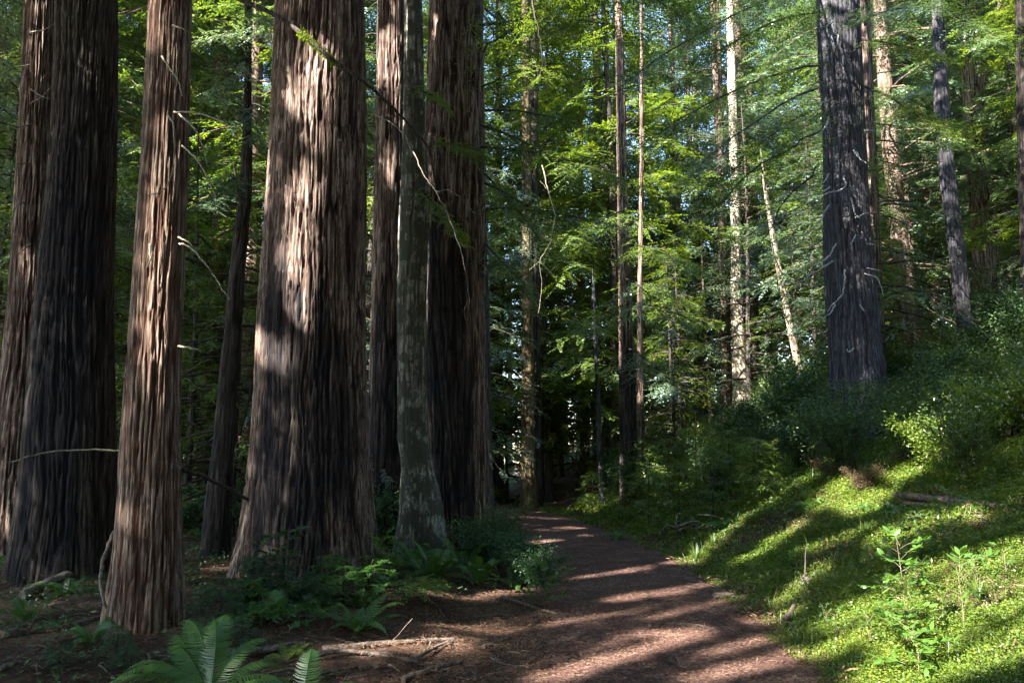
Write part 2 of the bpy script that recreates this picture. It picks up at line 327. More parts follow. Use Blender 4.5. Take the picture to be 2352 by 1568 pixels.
def axis_from(Y, st, top=24, taper=.45, crown_off=False):
    rows = []
    for (py, cxp, wp) in st:
        p = P(cxp, py, Y); rows.append((p[2], p[0], Y, wp / 2 / F * dep(p)))
    rows.sort(); lo = rows[0]; g = float(h(lo[1], Y))
    if lo[0] > g + .05:
        a, b = rows[0], rows[1]; k = (g - a[0]) / (b[0] - a[0] + 1e-6); k = max(k, -1)
        rows.insert(0, (g, a[1] + (b[1] - a[1]) * k, Y, a[3] + (b[3] - a[3]) * max(k, -.5)))
    hi, h2 = rows[-1], rows[-2]; k = (top - hi[0]) / (hi[0] - h2[0])
    k2 = min(k, 3.0)
    rows.append((top, hi[1] + (hi[1] - h2[1]) * k2 * .6, Y, hi[3] * (taper if not crown_off else .1))); return rows
def big_tree(name, label, cat, Y, st, matn, top=26, crown=True, **kw):
    rows = axis_from(Y, st, top, .45, not crown); r0 = rows[0]; org = A(r0[1], Y, float(h(r0[1], Y)))
    rt = root(name, tuple(org), label, cat); mb = MB(); trunk_mesh(mb, rows, **kw)
    mb.build('trunk', M[matn], rt, org, smooth=True)
    if crown: GIANTS.append((rows[-1][1], Y, rt, org, rows))
    return rt, org, rows
RT = {}
RT['A'] = big_tree('redwood_tree', 'slender redwood at the far left edge, leaning against the dark charred giant', 'tree', 11.6, [(1310, 18, 118), (1100, 35, 100), (700, 62, 76), (350, 80, 68), (0, 95, 62)], 'redwood', ridge=.05, amp=.035, dth=.014, seed=1, flare=.12)
RT['B'] = big_tree('redwood_tree', 'massive black charred redwood with a burnt hollow, second from the left edge', 'tree', 10.2, [(1340, 150, 215), (1150, 158, 190), (700, 172, 150), (350, 192, 132), (0, 203, 122)], 'darkbark', ridge=.055, amp=.045, dth=.013, flare=.10, seed=2, top=10.5, crown=False, char=[(.25, 1.6, .4, 2.8), (-.45, .8, .35, 1.8), (.2, 3.8, .9, 2.6), (-.1, 2.2, .6, 1.5)])
RT['C'] = big_tree('redwood_tree', 'sunlit orange brown redwood nearest the camera, standing behind the foreground fern', 'tree', 7.2, [(1460, 325, 168), (1250, 338, 142), (1000, 345, 122), (700, 360, 108), (350, 378, 98), (0, 390, 90)], 'redwood_orange', ridge=.04, amp=.028, dth=.009, dz=.025, flare=.16, zd=7, seed=3)
RT['E'] = big_tree('redwood_tree', 'broadest redwood left of centre, upper trunk sunlit and base burnt black', 'tree', 10.4, [(1360, 712, 285), (1250, 716, 272), (1000, 720, 250), (700, 722, 234), (350, 730, 212), (0, 738, 196)], 'redwood', ridge=.055, amp=.05, dth=.013, dz=.035, flare=.30, zd=9, seed=4, lobes=9,
                   char=[(-.45, 1.1, .38, 2.1), (.15, .7, .34, 1.8), (-.45, 3.0, .28, 1.3), (.3, 2.4, .24, 1.6), (.66, 1.8, .26, 1.2), (-.1, 2.9, .2, .8)])
RT['G1'] = big_tree('redwood_tree', 'redwood with a pale sunlit top just right of the broadest trunk', 'tree', 14.2, [(1250, 886, 96), (1000, 890, 86), (700, 893, 76), (350, 898, 66), (0, 902, 58)], 'redwood', ridge=.055, amp=.04, dth=.018, seed=5, char=[(.1, 1.5, 1.1, 3.2)])
RT['G3'] = big_tree('redwood_tree', 'tall redwood at the left edge of the trail, base charred on its right side', 'tree', 13.2, [(1270, 1060, 126), (1100, 1056, 130), (700, 1040, 138), (350, 1044, 130), (0, 1049, 118)], 'redwood', ridge=.055, amp=.045, dth=.014, flare=.15, seed=6, char=[(.15, 1.6, .5, 2.5), (-.5, 3.0, .5, 3.4), (.1, 4.3, .5, 1.3)])
RT['G2'] = big_tree('tan_oak_tree', 'smooth grey green lichen covered trunk with swollen base squeezed between two redwoods', 'tree', 12.3, [(1260, 966, 112), (1160, 968, 96), (1080, 960, 74), (1000, 949, 70), (700, 946, 66), (520, 952, 68), (420, 955, 64), (300, 952, 50), (0, 948, 40)], 'smooth', ridge=.06, amp=.022, dth=.015, flare=.2, seed=7, top=10.6, crown=False)
RT['G4'] = big_tree('redwood_tree', 'narrow redwood half hidden behind the right edge of the charred trailside trunk', 'tree', 17.5, [(1180, 1098, 62), (700, 1096, 52), (300, 1085, 46), (0, 1078, 42)], 'greybark', dth=.025, seed=8)
RT['D'] = big_tree('leaning_forked_tree', 'thin dark leaning trunk with rotten base between the two sunlit redwoods', 'tree', 12.2, [(1300, 492, 66), (1180, 498, 56), (1000, 515, 46), (800, 530, 38), (600, 548, 33), (440, 565, 30), (200, 569, 16), (0, 571, 14)], 'darkbark', ridge=.12, amp=.02, dth=.018, flare=.1, seed=9, top=12, crown=False, char=[(-.7, 1.2, .5, 1.1)])
RT['O'] = big_tree('redwood_tree', 'large bluish redwood on the right bank, ringed with curved dead branch stubs', 'tree', 18, [(1010, 1972, 150), (930, 1972, 128), (800, 1964, 112), (500, 1944, 98), (250, 1934, 92), (0, 1924, 86)], 'greybark', ridge=.06, amp=.035, dth=.018, flare=.18, zd=15, seed=10, top=30)
RT['O2'] = big_tree('redwood_tree', 'slim brown redwood close behind the large bluish trunk on the right', 'tree', 20.5, [(880, 2014, 40), (500, 2002, 34), (250, 1992, 30), (0, 1984, 26)], 'redwood', dth=.025, seed=11, zd=14, top=28)
RT['Q'] = big_tree('redwood_tree', 'thin dark trunk leaning left, right of the large bluish redwood', 'tree', 21, [(840, 2226, 36), (600, 2200, 34), (400, 2176, 32), (250, 2164, 30), (0, 2152, 22)], 'greybark', dth=.025, seed=12, zd=15, top=24)
RT['R'] = big_tree('redwood_tree', 'thick sun dappled redwood leaning left near the right edge', 'tree', 26, [(800, 2284, 66), (600, 2268, 56), (350, 2244, 44), (100, 2230, 38), (0, 2222, 34)], 'redwood', dth=.03, seed=13, zd=18, top=30)
RT['S'] = big_tree('redwood_tree', 'dark trunk cut by the right edge of the picture', 'tree', 20, [(860, 2372, 34), (400, 2352, 26), (0, 2344, 22)], 'darkbark', dth=.03, seed=14, zd=15, top=26)
RT['I'] = big_tree('fir_tree', 'mossy brown fir with sun patches where the trail bends out of sight', 'tree', 25.5, [(1170, 1214, 36), (1000, 1213, 30), (800, 1212, 26), (400, 1210, 22), (0, 1208, 18)], 'mossbark', dth=.03, seed=15, zd=18, top=24)
RT['I2'] = big_tree('fir_tree', 'dark fir touching the right side of the mossy trunk at the trail bend', 'tree', 26.2, [(1165, 1233, 24), (800, 1231, 20), (0, 1226, 14)], 'darkbark', dth=.04, seed=16, zd=18, top=24)
RT['J'] = big_tree('redwood_tree', 'straight redwood right of centre, dark below and sun speckled above', 'tree', 22.5, [(1085, 1444, 40), (900, 1440, 36), (700, 1436, 30), (400, 1429, 22), (0, 1421, 17)], 'redwood', dth=.028, seed=17, zd=18, top=24, char=[(0, 2.2, 1.5, 3.2)])
RT['J2'] = big_tree('redwood_tree', 'thin dark trunk immediately right of the straight central redwood', 'tree', 24, [(1065, 1472, 18), (700, 1470, 12), (350, 1474, 8)], 'redwood', dth=.04, seed=18, zd=16, top=20)
RT['K'] = big_tree('birch_like_tree', 'very thin pale bluish stem in shade left of the central redwood', 'tree', 24.5, [(1060, 1378, 11), (900, 1373, 10), (700, 1364, 8)], 'greybark', dth=.05, seed=19, zd=10, top=7.5, crown=False)
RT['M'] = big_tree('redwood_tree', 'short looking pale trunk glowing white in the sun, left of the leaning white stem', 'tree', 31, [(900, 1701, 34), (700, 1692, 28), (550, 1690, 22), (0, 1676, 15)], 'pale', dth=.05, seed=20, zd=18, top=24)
RT['M2'] = big_tree('redwood_tree', 'slim shaded trunk just left of the glowing white trunk', 'tree', 32, [(900, 1665, 16), (650, 1662, 13), (0, 1650, 9)], 'redwood', dth=.05, seed=21, zd=18, top=24)
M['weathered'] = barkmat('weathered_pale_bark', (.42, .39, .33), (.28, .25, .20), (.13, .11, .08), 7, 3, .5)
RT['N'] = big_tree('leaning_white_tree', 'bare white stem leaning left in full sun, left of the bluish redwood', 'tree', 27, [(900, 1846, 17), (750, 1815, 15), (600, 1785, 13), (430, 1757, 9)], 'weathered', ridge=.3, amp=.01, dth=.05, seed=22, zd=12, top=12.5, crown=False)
# ------------------------------------------------------------------ where the added canopy is cut to let sunlight through (sun-space)
UU = nrm(A(math.sin(math.pi / 4), -math.cos(math.pi / 4), 0)); VV = np.cross(UU, SV); VV = VV if VV[2] > 0 else -VV
def seg_d(x, y, a, b):
    ab = b - a; t = np.clip(((x - a[0]) * ab[0] + (y - a[1]) * ab[1]) / (ab @ ab + 1e-9), 0, 1); return np.hypot(x - a[0] - t * ab[0], y - a[1] - t * ab[1])
# lit streaks on the ground: pixel ends and half width in metres
GL = [(1270, 1560, 1600, 1462, .12), (1500, 1462, 1610, 1455, .13), (1600, 1566, 1800, 1520, .10), (1180, 1400, 1560, 1362, .11), (1420, 1385, 1640, 1342, .09), (1290, 1352, 1540, 1320, .10),
      (1420, 1306, 1560, 1282, .10), (1480, 1320, 1620, 1298, .09), (1190, 1205, 1330, 1215, .2), (1200, 1188, 1300, 1192, .25), (1220, 1247, 1270, 1243, .2), (1330, 1262, 1400, 1250, .12), (1180, 1176, 1230, 1176, .3),
      (900, 1405, 1120, 1425, .17), (860, 1490, 1060, 1478, .14), (980, 1440, 1180, 1450, .09), (1050, 1255, 1100, 1285, .2), (700, 1480, 760, 1470, .1), (1130, 1400, 1250, 1410, .08), (1740, 1430, 1830, 1410, .12), (1560, 1275, 1610, 1262, .12),
      (1250, 1440, 1480, 1405, .05), (1350, 1500, 1500, 1455, .04), (1500, 1425, 1700, 1375, .05), (1230, 1385, 1420, 1370, .04), (1330, 1345, 1500, 1325, .04), (1380, 1290, 1470, 1276, .05), (1280, 1225, 1360, 1232, .1), (1220, 1215, 1300, 1222, .12), (1650, 1500, 1760, 1470, .06), (1500, 1340, 1600, 1318, .04),
      # grass bank
      (1560, 1290, 1800, 1090, .35), (1430, 1235, 1500, 1222, .3), (1640, 1240, 1780, 1150, .3), (1700, 1300, 1830, 1215, .18), (1850, 1275, 1990, 1225, .15), (1880, 1160, 2020, 1150, .3), (1840, 1100, 1990, 1180, .3),
      (2150, 1470, 2352, 1360, .38), (2050, 1560, 2352, 1480, .3), (1830, 1510, 2000, 1470, .16), (2230, 1340, 2352, 1270, .2), (2080, 1350, 2180, 1300, .15), (1960, 1430, 2100, 1400, .25), (1480, 1060, 1560, 1010, .8), (1440, 1150, 1300, 1160, .8), (1250, 1140, 1420, 1100, .9), (1560, 1130, 1640, 1100, .5), (1640, 1040, 1760, 980, .8), (1800, 1010, 1900, 1060, .4), (2100, 1090, 2180, 1060, .4), (2040, 1250, 2110, 1210, .2), (2180, 1200, 2240, 1190, .15), (1900, 1300, 1800, 1390, .1)]
GLW = [(G(a, b)[:2], G(c, d)[:2], r) for a, b, c, d, r in GL]
# lit patches on trunks: depth, centre, half sizes in pixels, tilt of the patch (px per py)
TL = [(6.9, 385, 100, 30, 170, 0), (6.9, 350, 330, 24, 130, 0), (6.9, 365, 560, 40, 150, .1), (6.9, 340, 720, 28, 110, 0), (6.9, 350, 890, 14, 60, 0), (6.9, 365, 640, 30, 60, 0), (6.9, 330, 1220, 4, 30, 0),
      (9.6, 680, 110, 40, 110, -.2), (9.6, 750, 190, 30, 90, .3), (9.6, 655, 470, 26, 130, 0), (9.6, 700, 640, 60, 110, .3), (9.6, 700, 400, 26, 110, .4), (9.6, 770, 700, 45, 60, 0), (9.6, 800, 560, 12, 130, 0), (9.6, 740, 60, 50, 60, 0), (9.6, 690, 300, 20, 80, 0), (9.6, 770, 330, 20, 80, 0), (9.6, 640, 800, 16, 50, 0), (9.6, 710, 1060, 14, 60, 0), (9.6, 800, 850, 14, 60, 0), (9.6, 745, 500, 20, 90, 0), (9.6, 820, 200, 10, 120, 0),
      (13.8, 890, 130, 20, 160, 0), (13.8, 878, 350, 10, 80, 0), (12.7, 1035, 60, 34, 90, 0), (12.7, 1090, 450, 12, 150, 0), (12.7, 1060, 600, 14, 60, 0), (12.7, 1020, 180, 16, 60, 0), (12.7, 1040, 880, 16, 50, 0), (12.1, 945, 120, 12, 120, 0), (12.1, 950, 250, 14, 60, 0), (12.7, 1085, 1270, 22, 30, 0), (12.1, 955, 930, 10, 60, 0), (12.1, 960, 1220, 14, 20, 0),
      (11.3, 75, 100, 22, 140, 0), (11.3, 55, 590, 22, 40, 0), (11.3, 15, 1200, 12, 60, 0),
      (17.5, 1935, 170, 9, 40, 0), (17.5, 1938, 480, 12, 24, 0), (17.5, 1985, 900, 18, 50, -.3), (17.5, 1955, 620, 9, 60, 0), (17.5, 1965, 800, 12, 40, 0), (17.5, 1895, 60, 6, 60, 0),
      (20.2, 1998, 150, 10, 120, 0), (20.2, 2004, 350, 10, 60, 0), (20.2, 2010, 480, 8, 40, 0),
      (25.2, 1213, 950, 14, 30, 0), (25.2, 1214, 1060, 14, 40, 0), (25.2, 1214, 1140, 12, 14, 0), (22.2, 1425, 400, 14, 200, 0), (22.2, 1432, 590, 10, 40, 0), (25.6, 2280, 640, 26, 90, .1), (25.6, 2260, 450, 16, 60, 0),
      (30.6, 1692, 780, 24, 110, 0), (26.8, 1800, 680, 60, 240, .22), (float(G(1745, 1165)[1]), 1745, 1100, 120, 110, 0), (float(G(915, 1395)[1]), 955, 1360, 60, 22, 0), (5.0, 690, 1500, 24, 24, 0), (float(G(1250, 1400)[1]), 1262, 1340, 26, 24, 0), (float(G(880, 1345)[1]), 850, 1300, 24, 16, 0)]
# how much sun reaches the woods behind, by picture region (rows of y, columns of x)
TXs = [0, 150, 350, 600, 850, 1130, 1250, 1400, 1550, 1700, 1850, 2000, 2150, 2352]
TYs = [0, 200, 400, 600, 750, 900, 1000, 1150]
TT = np.array([[.25, .25, .35, .25, .40, .50, .85, .90, .75, .90, .60, .35, .50, .45],
               [.25, .25, .35, .30, .35, .40, .85, .95, .80, 1.0, .60, .70, .60, .45],
               [.20, .20, .25, .25, .30, .35, .55, .85, .90, 1.0, .60, .75, .60, .45],
               [.20, .20, .25, .25, .30, .30, .40, .60, .70, 1.0, .65, .70, .60, .50],
               [.20, .20, .30, .25, .30, .25, .25, .30, .40, .95, .75, .60, .50, .45],
               [.15, .15, .25, .20, .30, .25, .20, .22, .35, .75, .75, .45, .40, .25],
               [.15, .15, .20, .20, .25, .20, .20, .25, .65, .60, .55, .45, .40, .35],
               [.15, .15, .15, .20, .25, .25, .45, .45, .25, .25, .20, .20, .15, .15]])
TT[:, :5] *= .62; TT[:4, 5] *= .85; TT[4:, 5:9] += .17
def bil(px, py):
    i = np.clip(np.searchsorted(TXs, px) - 1, 0, len(TXs) - 2); j = np.clip(np.searchsorted(TYs, py) - 1, 0, len(TYs) - 2)
    X0, X1 = np.take(TXs, i), np.take(TXs, i + 1); Y0, Y1 = np.take(TYs, j), np.take(TYs, j + 1)
    fx = np.clip((px - X0) / (X1 - X0), 0, 1); fy = np.clip((py - Y0) / (Y1 - Y0), 0, 1)
    return (TT[j, i] * (1 - fx) + TT[j, i + 1] * fx) * (1 - fy) + (TT[j + 1, i] * (1 - fx) + TT[j + 1, i + 1] * fx) * fy
def lit(p):
    """which leaves at p would shade a place that lies in the sun"""
    n = len(p); out = np.zeros(n, bool); u = p @ UU; v = p @ VV
    nz = fbm(u * 3.0 + 60, v * 1.9 + 60, 2, 4)
    # first guess at the ground below
    z = np.zeros(n)
    for _ in range(12):
        t = (p[:, 2] - z) / SV[2]; g = p - SV * t[:, None]; z = z * .4 + h(g[:, 0], g[:, 1]) * .6
    near = g[:, 1] < 30
    for a, b, r in GLW:
        d = seg_d(g[:, 0], g[:, 1], a, b); out |= near & (d < r * (.55 + 1.1 * nz))
    for (Y, px, py, rx, ry, k) in TL:
        t = (p[:, 1] - Y) / SV[1]; q = p - SV * t[:, None]; x, y = proj(q)
        rx = rx * (1.5 if Y < 8 else 1.3 if Y < 15 else 1.1); e = ((x - px - k * (y - py)) / rx) ** 2 + ((y - py) / ry) ** 2
        out |= (e < -.35 + 2.4 * nz)
    Y = 28.; t = (p[:, 1] - Y) / SV[1]; q = p - SV * t[:, None]; x, y = proj(q)
    T = bil(x, y); n2 = fbm(u * .9 + 30, v * .9 + 30, 5, 4); thr = .60 + (T - .5) * .9
    bgm = q[:, 2] > h(q[:, 0], q[:, 1]) - .5
    out |= bgm & (n2 < thr)
    # stray flecks nearby
    n3 = fbm(u * 1.8 + 10, v * 1.2 + 10, 6, 2); out |= (~bgm) & (n3 > .86)
    return out
# unseen redwoods and canopy added for shade, leaves cut away for sun patches
for (x, y) in [(-4.5, -4), (-10, 1.5), (-14, -5), (-7, -10), (2.6, -7), (8, -4), (-17, 7), (-22, 12), (6, -13), (-14, -13), (11, 2), (-24, 2), (15, 6), (-28, 20)]:
    z = float(h(x, y)); rows = [(z, x, y, .75), (z + 3, x, y, .6), (z + 15, x, y, .5), (z + 30, x, y, .3)]
    rt = root('redwood_tree', (x, y, z), 'redwood added outside the picture to shade the trail', 'tree', 'added shade redwoods around the viewer')
    mb = MB(); trunk_mesh(mb, rows, dth=.05, dz=.2, seed=int(abs(x) + abs(y))); mb.build('trunk', M['redwood'], rt, A(x, y, z), smooth=True)
    GIANTS.append((x, y, rt, A(x, y, z), rows))
def canopy():
    P_, S_ = [], []
    def batch(n, ur, vr, size, lo, hi):
        u = R.uniform(*ur, n); v = R.uniform(*vr, n); z = R.uniform(lo, hi, n)
        s = (z - v * VV[2]) / SV[2]; p = u[:, None] * UU + v[:, None] * VV + s[:, None] * SV
        top = CAMZ + np.clip(p[:, 1], 0, None) * .62 * (1 + 0.10) + 2.2
        zn = np.maximum(p[:, 2], 0); 
        for _ in range(8):
            bad = (p[:, 2] < top) & (p[:, 1] > -1) & (np.abs(p[:, 0]) < p[:, 1] * .75 + 3)
            p[bad] += SV * 2.0; top = CAMZ + np.clip(p[:, 1], 0, None) * .68 + 2.2
        bad = (p[:, 2] < top) & (p[:, 1] > -1) & (np.abs(p[:, 0]) < p[:, 1] * .75 + 3)
        # twigs: each sample becomes a cluster of leaves
        p = p[~bad]; k = 9; q = (p[:, None] + R.normal(0, .24, (len(p), k, 3)) * A(1.3, 1.3, .7)).reshape(-1, 3)
        q = q[~lit(q)]; P_.append(q); S_.append(np.full(len(q), size))
    batch(42000, (-20, 3), (0, 15), .16, 10, 22)       # over the trail, the near trunks and the grass bank
    batch(7000, (-62, -17), (8, 60), .5, 24, 46)
    batch(14000, (-42, -4), (5, 36), .36, 16, 34)      # over the woods behind
    return np.concatenate(P_), np.concatenate(S_)
CP, CS = canopy()
gx = np.array([[g[0], g[1]] for g in GIANTS]); own = np.argmin(((CP[:, None, :2] - gx[None]) ** 2).sum(-1), 1)
for k, (x, y, rt, org, rows) in enumerate(GIANTS):
    q = CP[own == k]; s = CS[own == k]
    if len(q) < 40: continue
    d = nrm(R.normal(0, 1, q.shape) * A(1, 1, .5)); wv = nrm(np.cross(d, R.normal(0, 1, q.shape)))
    mb = MB(); leaves(mb, q - d * s[:, None] * .5, d, wv, s, s * .5); mb.build('crown', M['conifer'], rt, org)  # crown leaves placed for shade and left out where sun patches fall
print('canopy leaves', len(CP))
# ------------------------------------------------------------------ conifers of the woods behind
def conifer(name, H, z0, RL, nb, matn, barkn, r, ntw=11, twl=.9, sub=5, ll=.10, lw=.035, label='', dead=6, bare=.0, K=4):
    rt = root(name, (0, -400, 0), label, 'tree'); lv, wd = MB(), MB(); zt = np.linspace(0, 1, 30)
    a = np.linspace(0, 2 * np.pi, 10, endpoint=False); zz = np.linspace(-.5, H, 40); cxs = .12 * np.sin(zz * .35 + r * 50); rr = r * (1 - .85 * (np.clip(zz, 0, H) / H)) * (1 + .35 * np.exp(-np.clip(zz, 0, 9) / .5))
    V = np.stack([cxs[:, None] + rr[:, None] * np.cos(a), rr[:, None] * np.sin(a), np.repeat(zz[:, None], 10, 1)], -1) 
    V[..., :2] *= (1 + .05 * R.normal(0, 1, (40, 10, 1)))
    i = np.arange(39)[:, None] * 10 + np.arange(10)[None]; j = np.arange(39)[:, None] * 10 + (np.arange(10)[None] + 1) % 10
    wd.add(V, np.stack([i, j, j + 10, i + 10], -1).reshape(-1, 4))
    for b in range(nb):
        t = (b + R.random()) / nb; z = z0 + (H - z0) * t ** .9
        L = RL * (1.0 - .75 * t ** 1.3) * R.uniform(.55, 1.15)
        bough(lv, wd, A(.12 * math.sin(z * .35 + r * 50), 0, z), R.uniform(0, 6.283), L, R.uniform(-.15, .35), R.uniform(.2, .5), max(4, int(ntw * L / RL)), twl, sub, ll, lw, .02 + .02 * (1 - t), K, R.normal(0, .12))
    for b in range(dead):
        z = R.uniform(1.5, max(z0 + 1, 3)); az = R.uniform(0, 6.283); L = R.uniform(.5, 1.8)
        d = A(math.cos(az), math.sin(az), 0); tube(wd, [A(0, 0, z), A(0, 0, z) + d * L * .6 + A(0, 0, .1), A(0, 0, z) + d * L - A(0, 0, .2)], .018, .005, 5, 3, 0, False)
    wd.build('trunk', M[barkn], rt, smooth=True); lv.build('crown', M[matn], rt)
    rt.hide_render = False
    return rt
CF = dict(ntw=13, twl=1.1, sub=6, ll=.15, lw=.055)
PROTO = [conifer('redwood_tree', 28, 3.0, 4.2, 105, 'conifer', 'bgbark', .26, **CF), conifer('redwood_tree', 30, 4.0, 4.0, 100, 'conifer_blue', 'bgbark', .24, **CF), conifer('fir_tree', 24, 2.0, 3.8, 115, 'conifer_gold', 'darkbark', .16, **CF),
         conifer('fir_tree', 32, 1.5, 4.6, 135, 'conifer_blue', 'bgbark', .28, **CF)]
SMALL = [conifer('young_conifer', 9, .6, 2.2, 48, 'conifer', 'darkbark', .08, 9, .7, 4, .08, .028), conifer('young_conifer', 7, .5, 1.9, 42, 'conifer_gold', 'darkbark', .07, 9, .6, 4, .07, .026), conifer('young_conifer', 11, 1.2, 2.6, 55, 'conifer_blue', 'darkbark', .10, 9, .8, 4, .09, .03)]
used = set(); taken = []
def place(protos, i, x, y, s, label, group, tilt=(0, 0)):
    pr = protos[i]; loc = (x, y, float(h(x, y)) - .05); rz = random.uniform(0, 6.28)
    if pr.name in used: return dup(pr, loc, rz, s, label, group, tilt)
    KID[pr.name] = [(c, []) for c in kids(pr)]
    used.add(pr.name); pr.location = loc; pr.rotation_euler = (tilt[0], tilt[1], rz); pr.scale = (s, s, s); pr['label'] = label; pr['group'] = group; return pr
# sightlines that must stay open: (pixel x range, pixel y, farther than)
KEEP = [(1185, 1250, 25), (1415, 1490, 22), (1670, 1720, 30), (1745, 1860, 27), (1880, 2040, 18), (2140, 2245, 21), (2210, 2320, 26)]
def blocked(x, y, r=0.0, hard=False):
    px = CX + F * x / (y * math.cos(TILT)); w_ = F * r / y
    for a, b, D in KEEP:
        if y < D and a - w_ < px < b + w_: return True
    if abs(x - float(pathx(y))) < 1.6 + r * .6: return True
    return False
REG = [(-9e9, 'at the far left edge'), (100, 'behind the charred giant'), (250, 'left of the nearest redwood'), (340, 'behind the nearest redwood'), (440, 'near the thin leaning dark trunk'), (600, 'behind the broadest redwood'), (850, 'behind the trailside trunk cluster'), (1110, 'just right of the trailside redwood'), (1240, 'over the end of the trail'), (1400, 'behind the straight central redwood'), (1500, 'right of the straight central redwood'), (1640, 'behind the glowing pale trunk'), (1740, 'behind the leaning white stem'), (1870, 'behind the bluish redwood'), (2050, 'right of the bluish redwood'), (2200, 'by the sun dappled leaning redwood'), (2320, 'at the far right edge')]
def lab(base, x, y, tiers=((24, 'in front'), (31, 'farther in'), (39, 'deep in'), (999, 'deepest'))):
    px = CX + F * x / max(y, 1); reg = [q for a, q in REG if px >= a][-1]; return base + ' ' + reg + ', ' + [q for a, q in tiers if y < a][0]
cnt = 0; tries = 0
LBL = ['green conifer with hanging boughs', 'tall bluish green conifer', 'yellow green fir', 'broad dark green fir']
while cnt < 105 and tries < 6000:
    tries += 1; y = random.uniform(21, 50); x = random.uniform(-.70 * y - 2, .70 * y + 3)
    if any((x - a) ** 2 + (y - b) ** 2 < 2.5 ** 2 for a, b in taken): continue
    if blocked(x, y, 2.3): continue
    px = CX + F * x / y
    if 1430 < px < 1900 and y > 27 and random.random() < .72: continue
    if px > 2030 and y > 30 and random.random() < .4: continue
    wts = [3, 3, 1, 2]
    if 1130 < px < 1600: wts = [2, 2, 4, 1]
    if px > 1560: wts = [1, 5, 1, 3]
    if px < 1100: wts = [3, 4, 0, 3]
    i = random.choices(range(4), wts)[0]
    taken.append((x, y)); s = random.uniform(.8, 1.25)
    place(PROTO, i, x, y, s, lab(LBL[i], x, y), 'conifers of the woods behind'); cnt += 1
tk2 = []; cnt = 0; tries = 0
SL = ['young green conifer', 'young yellow green conifer', 'young bluish conifer']
while cnt < 70 and tries < 6000:
    tries += 1; y = random.uniform(15.5, 32); x = random.uniform(-.70 * y - 1, .70 * y + 2)
    if any((x - a) ** 2 + (y - b) ** 2 < 1.7 ** 2 for a, b in tk2) or blocked(x, y, 1.3): continue
    px = CX + F * x / y
    if 1120 < px < 1430 and y < 27: continue
    if y < 19 and px > 1100: continue
    i = random.choices(range(3), [3, 1, 3] if px < 1130 else [2, 3, 2])[0]
    tk2.append((x, y)); place(SMALL, i, x, y, random.uniform(.7, 1.2), lab(SL[i], x, y, ((20, 'nearest row'), (26, 'middle row'), (99, 'back row'))), 'young conifers among the big trunks'); cnt += 1
for k in range(46):          # the woods continued unseen round the viewer, added to block low sky
    a = math.radians(-75 + 150 * (k + random.random()) / 46); rr_ = random.uniform(11, 24); x, y = rr_ * math.sin(a) , -rr_ * math.cos(a)
    if x > -.3 * abs(y): place(PROTO, random.choice([0, 1, 3]), x, y, random.uniform(.8, 1.1), 'conifer added behind the viewer, outside the picture, to block low sky', 'conifers behind the viewer')
    else:
        rr_ = max(rr_, 17) + 2; x, y = rr_ * math.sin(a), -rr_ * math.cos(a); place(SMALL, random.choice([0, 2]), x, y, 1.25, 'young conifer added behind the viewer, outside the picture, to block low sky', 'young conifers behind the viewer')
for k in range(24):
    y = random.uniform(-4, 16); x = .8 * max(y, 0) + 5 + random.uniform(0, 8); place(PROTO, random.choice([0, 1, 3]), x + 3, y, random.uniform(.8, 1.1), 'conifer added behind the viewer, outside the picture, to block low sky', 'conifers behind the viewer')
for k in range(18):
    y = random.uniform(-4, 18); x = -.8 * max(y, 0) - 9 - random.uniform(0, 6); place(SMALL, random.choice([0, 2]), x - 6, y, 1.2, 'young conifer added behind the viewer, outside the picture, to block low sky', 'young conifers behind the viewer')
# the woods farther off read as one mass
lv, wd = MB(), MB()
for k in range(150):
    y = random.uniform(50, 95); x = random.uniform(-.75 * y, .75 * y); z = float(h(x, y)); H = random.uniform(24, 40) * (.62 if x > .13 * y else 1); 
    tube(wd, [A(x, y, z - 1), A(x, y, z + H)], .4, .08, 4, 6, 0, False)
    n = 2000; t = R.random(n) ** 1.3; zz = z + .3 + (H - 3) * t; rr = 5.5 * (1 - .7 * t) * np.sqrt(R.random(n)); a = R.uniform(0, 6.283, n)
    d = nrm(np.stack([np.cos(a), np.sin(a), R.normal(-.3, .25, n)], 1)); wv = nrm(np.cross(d, A(0, 0, 1) + R.normal(0, .4, (n, 3))))
    leaves(lv, np.stack([x + rr * np.cos(a), y + rr * np.sin(a), zz - rr * .25], 1), d, wv, R.uniform(.3, .7, n), R.uniform(.16, .32, n))
M['hazed_far_leaf'] = leafmat('haze_paled_leaf', [(0, (.06, .11, .06)), (.5, (.15, .22, .13)), (1, (.30, .35, .25))], .4, (1.2, 1.25, .7), .03)  # leaf colour paled to stand in for haze over the distance
far = tag(lv.build('far_woods', M['hazed_far_leaf']), 'far green woods closing off the view behind all trees', 'woods', kind='stuff')
wo = wd.build('far_trunks', M['bgbark'], far); wo['kind'] = 'stuff'
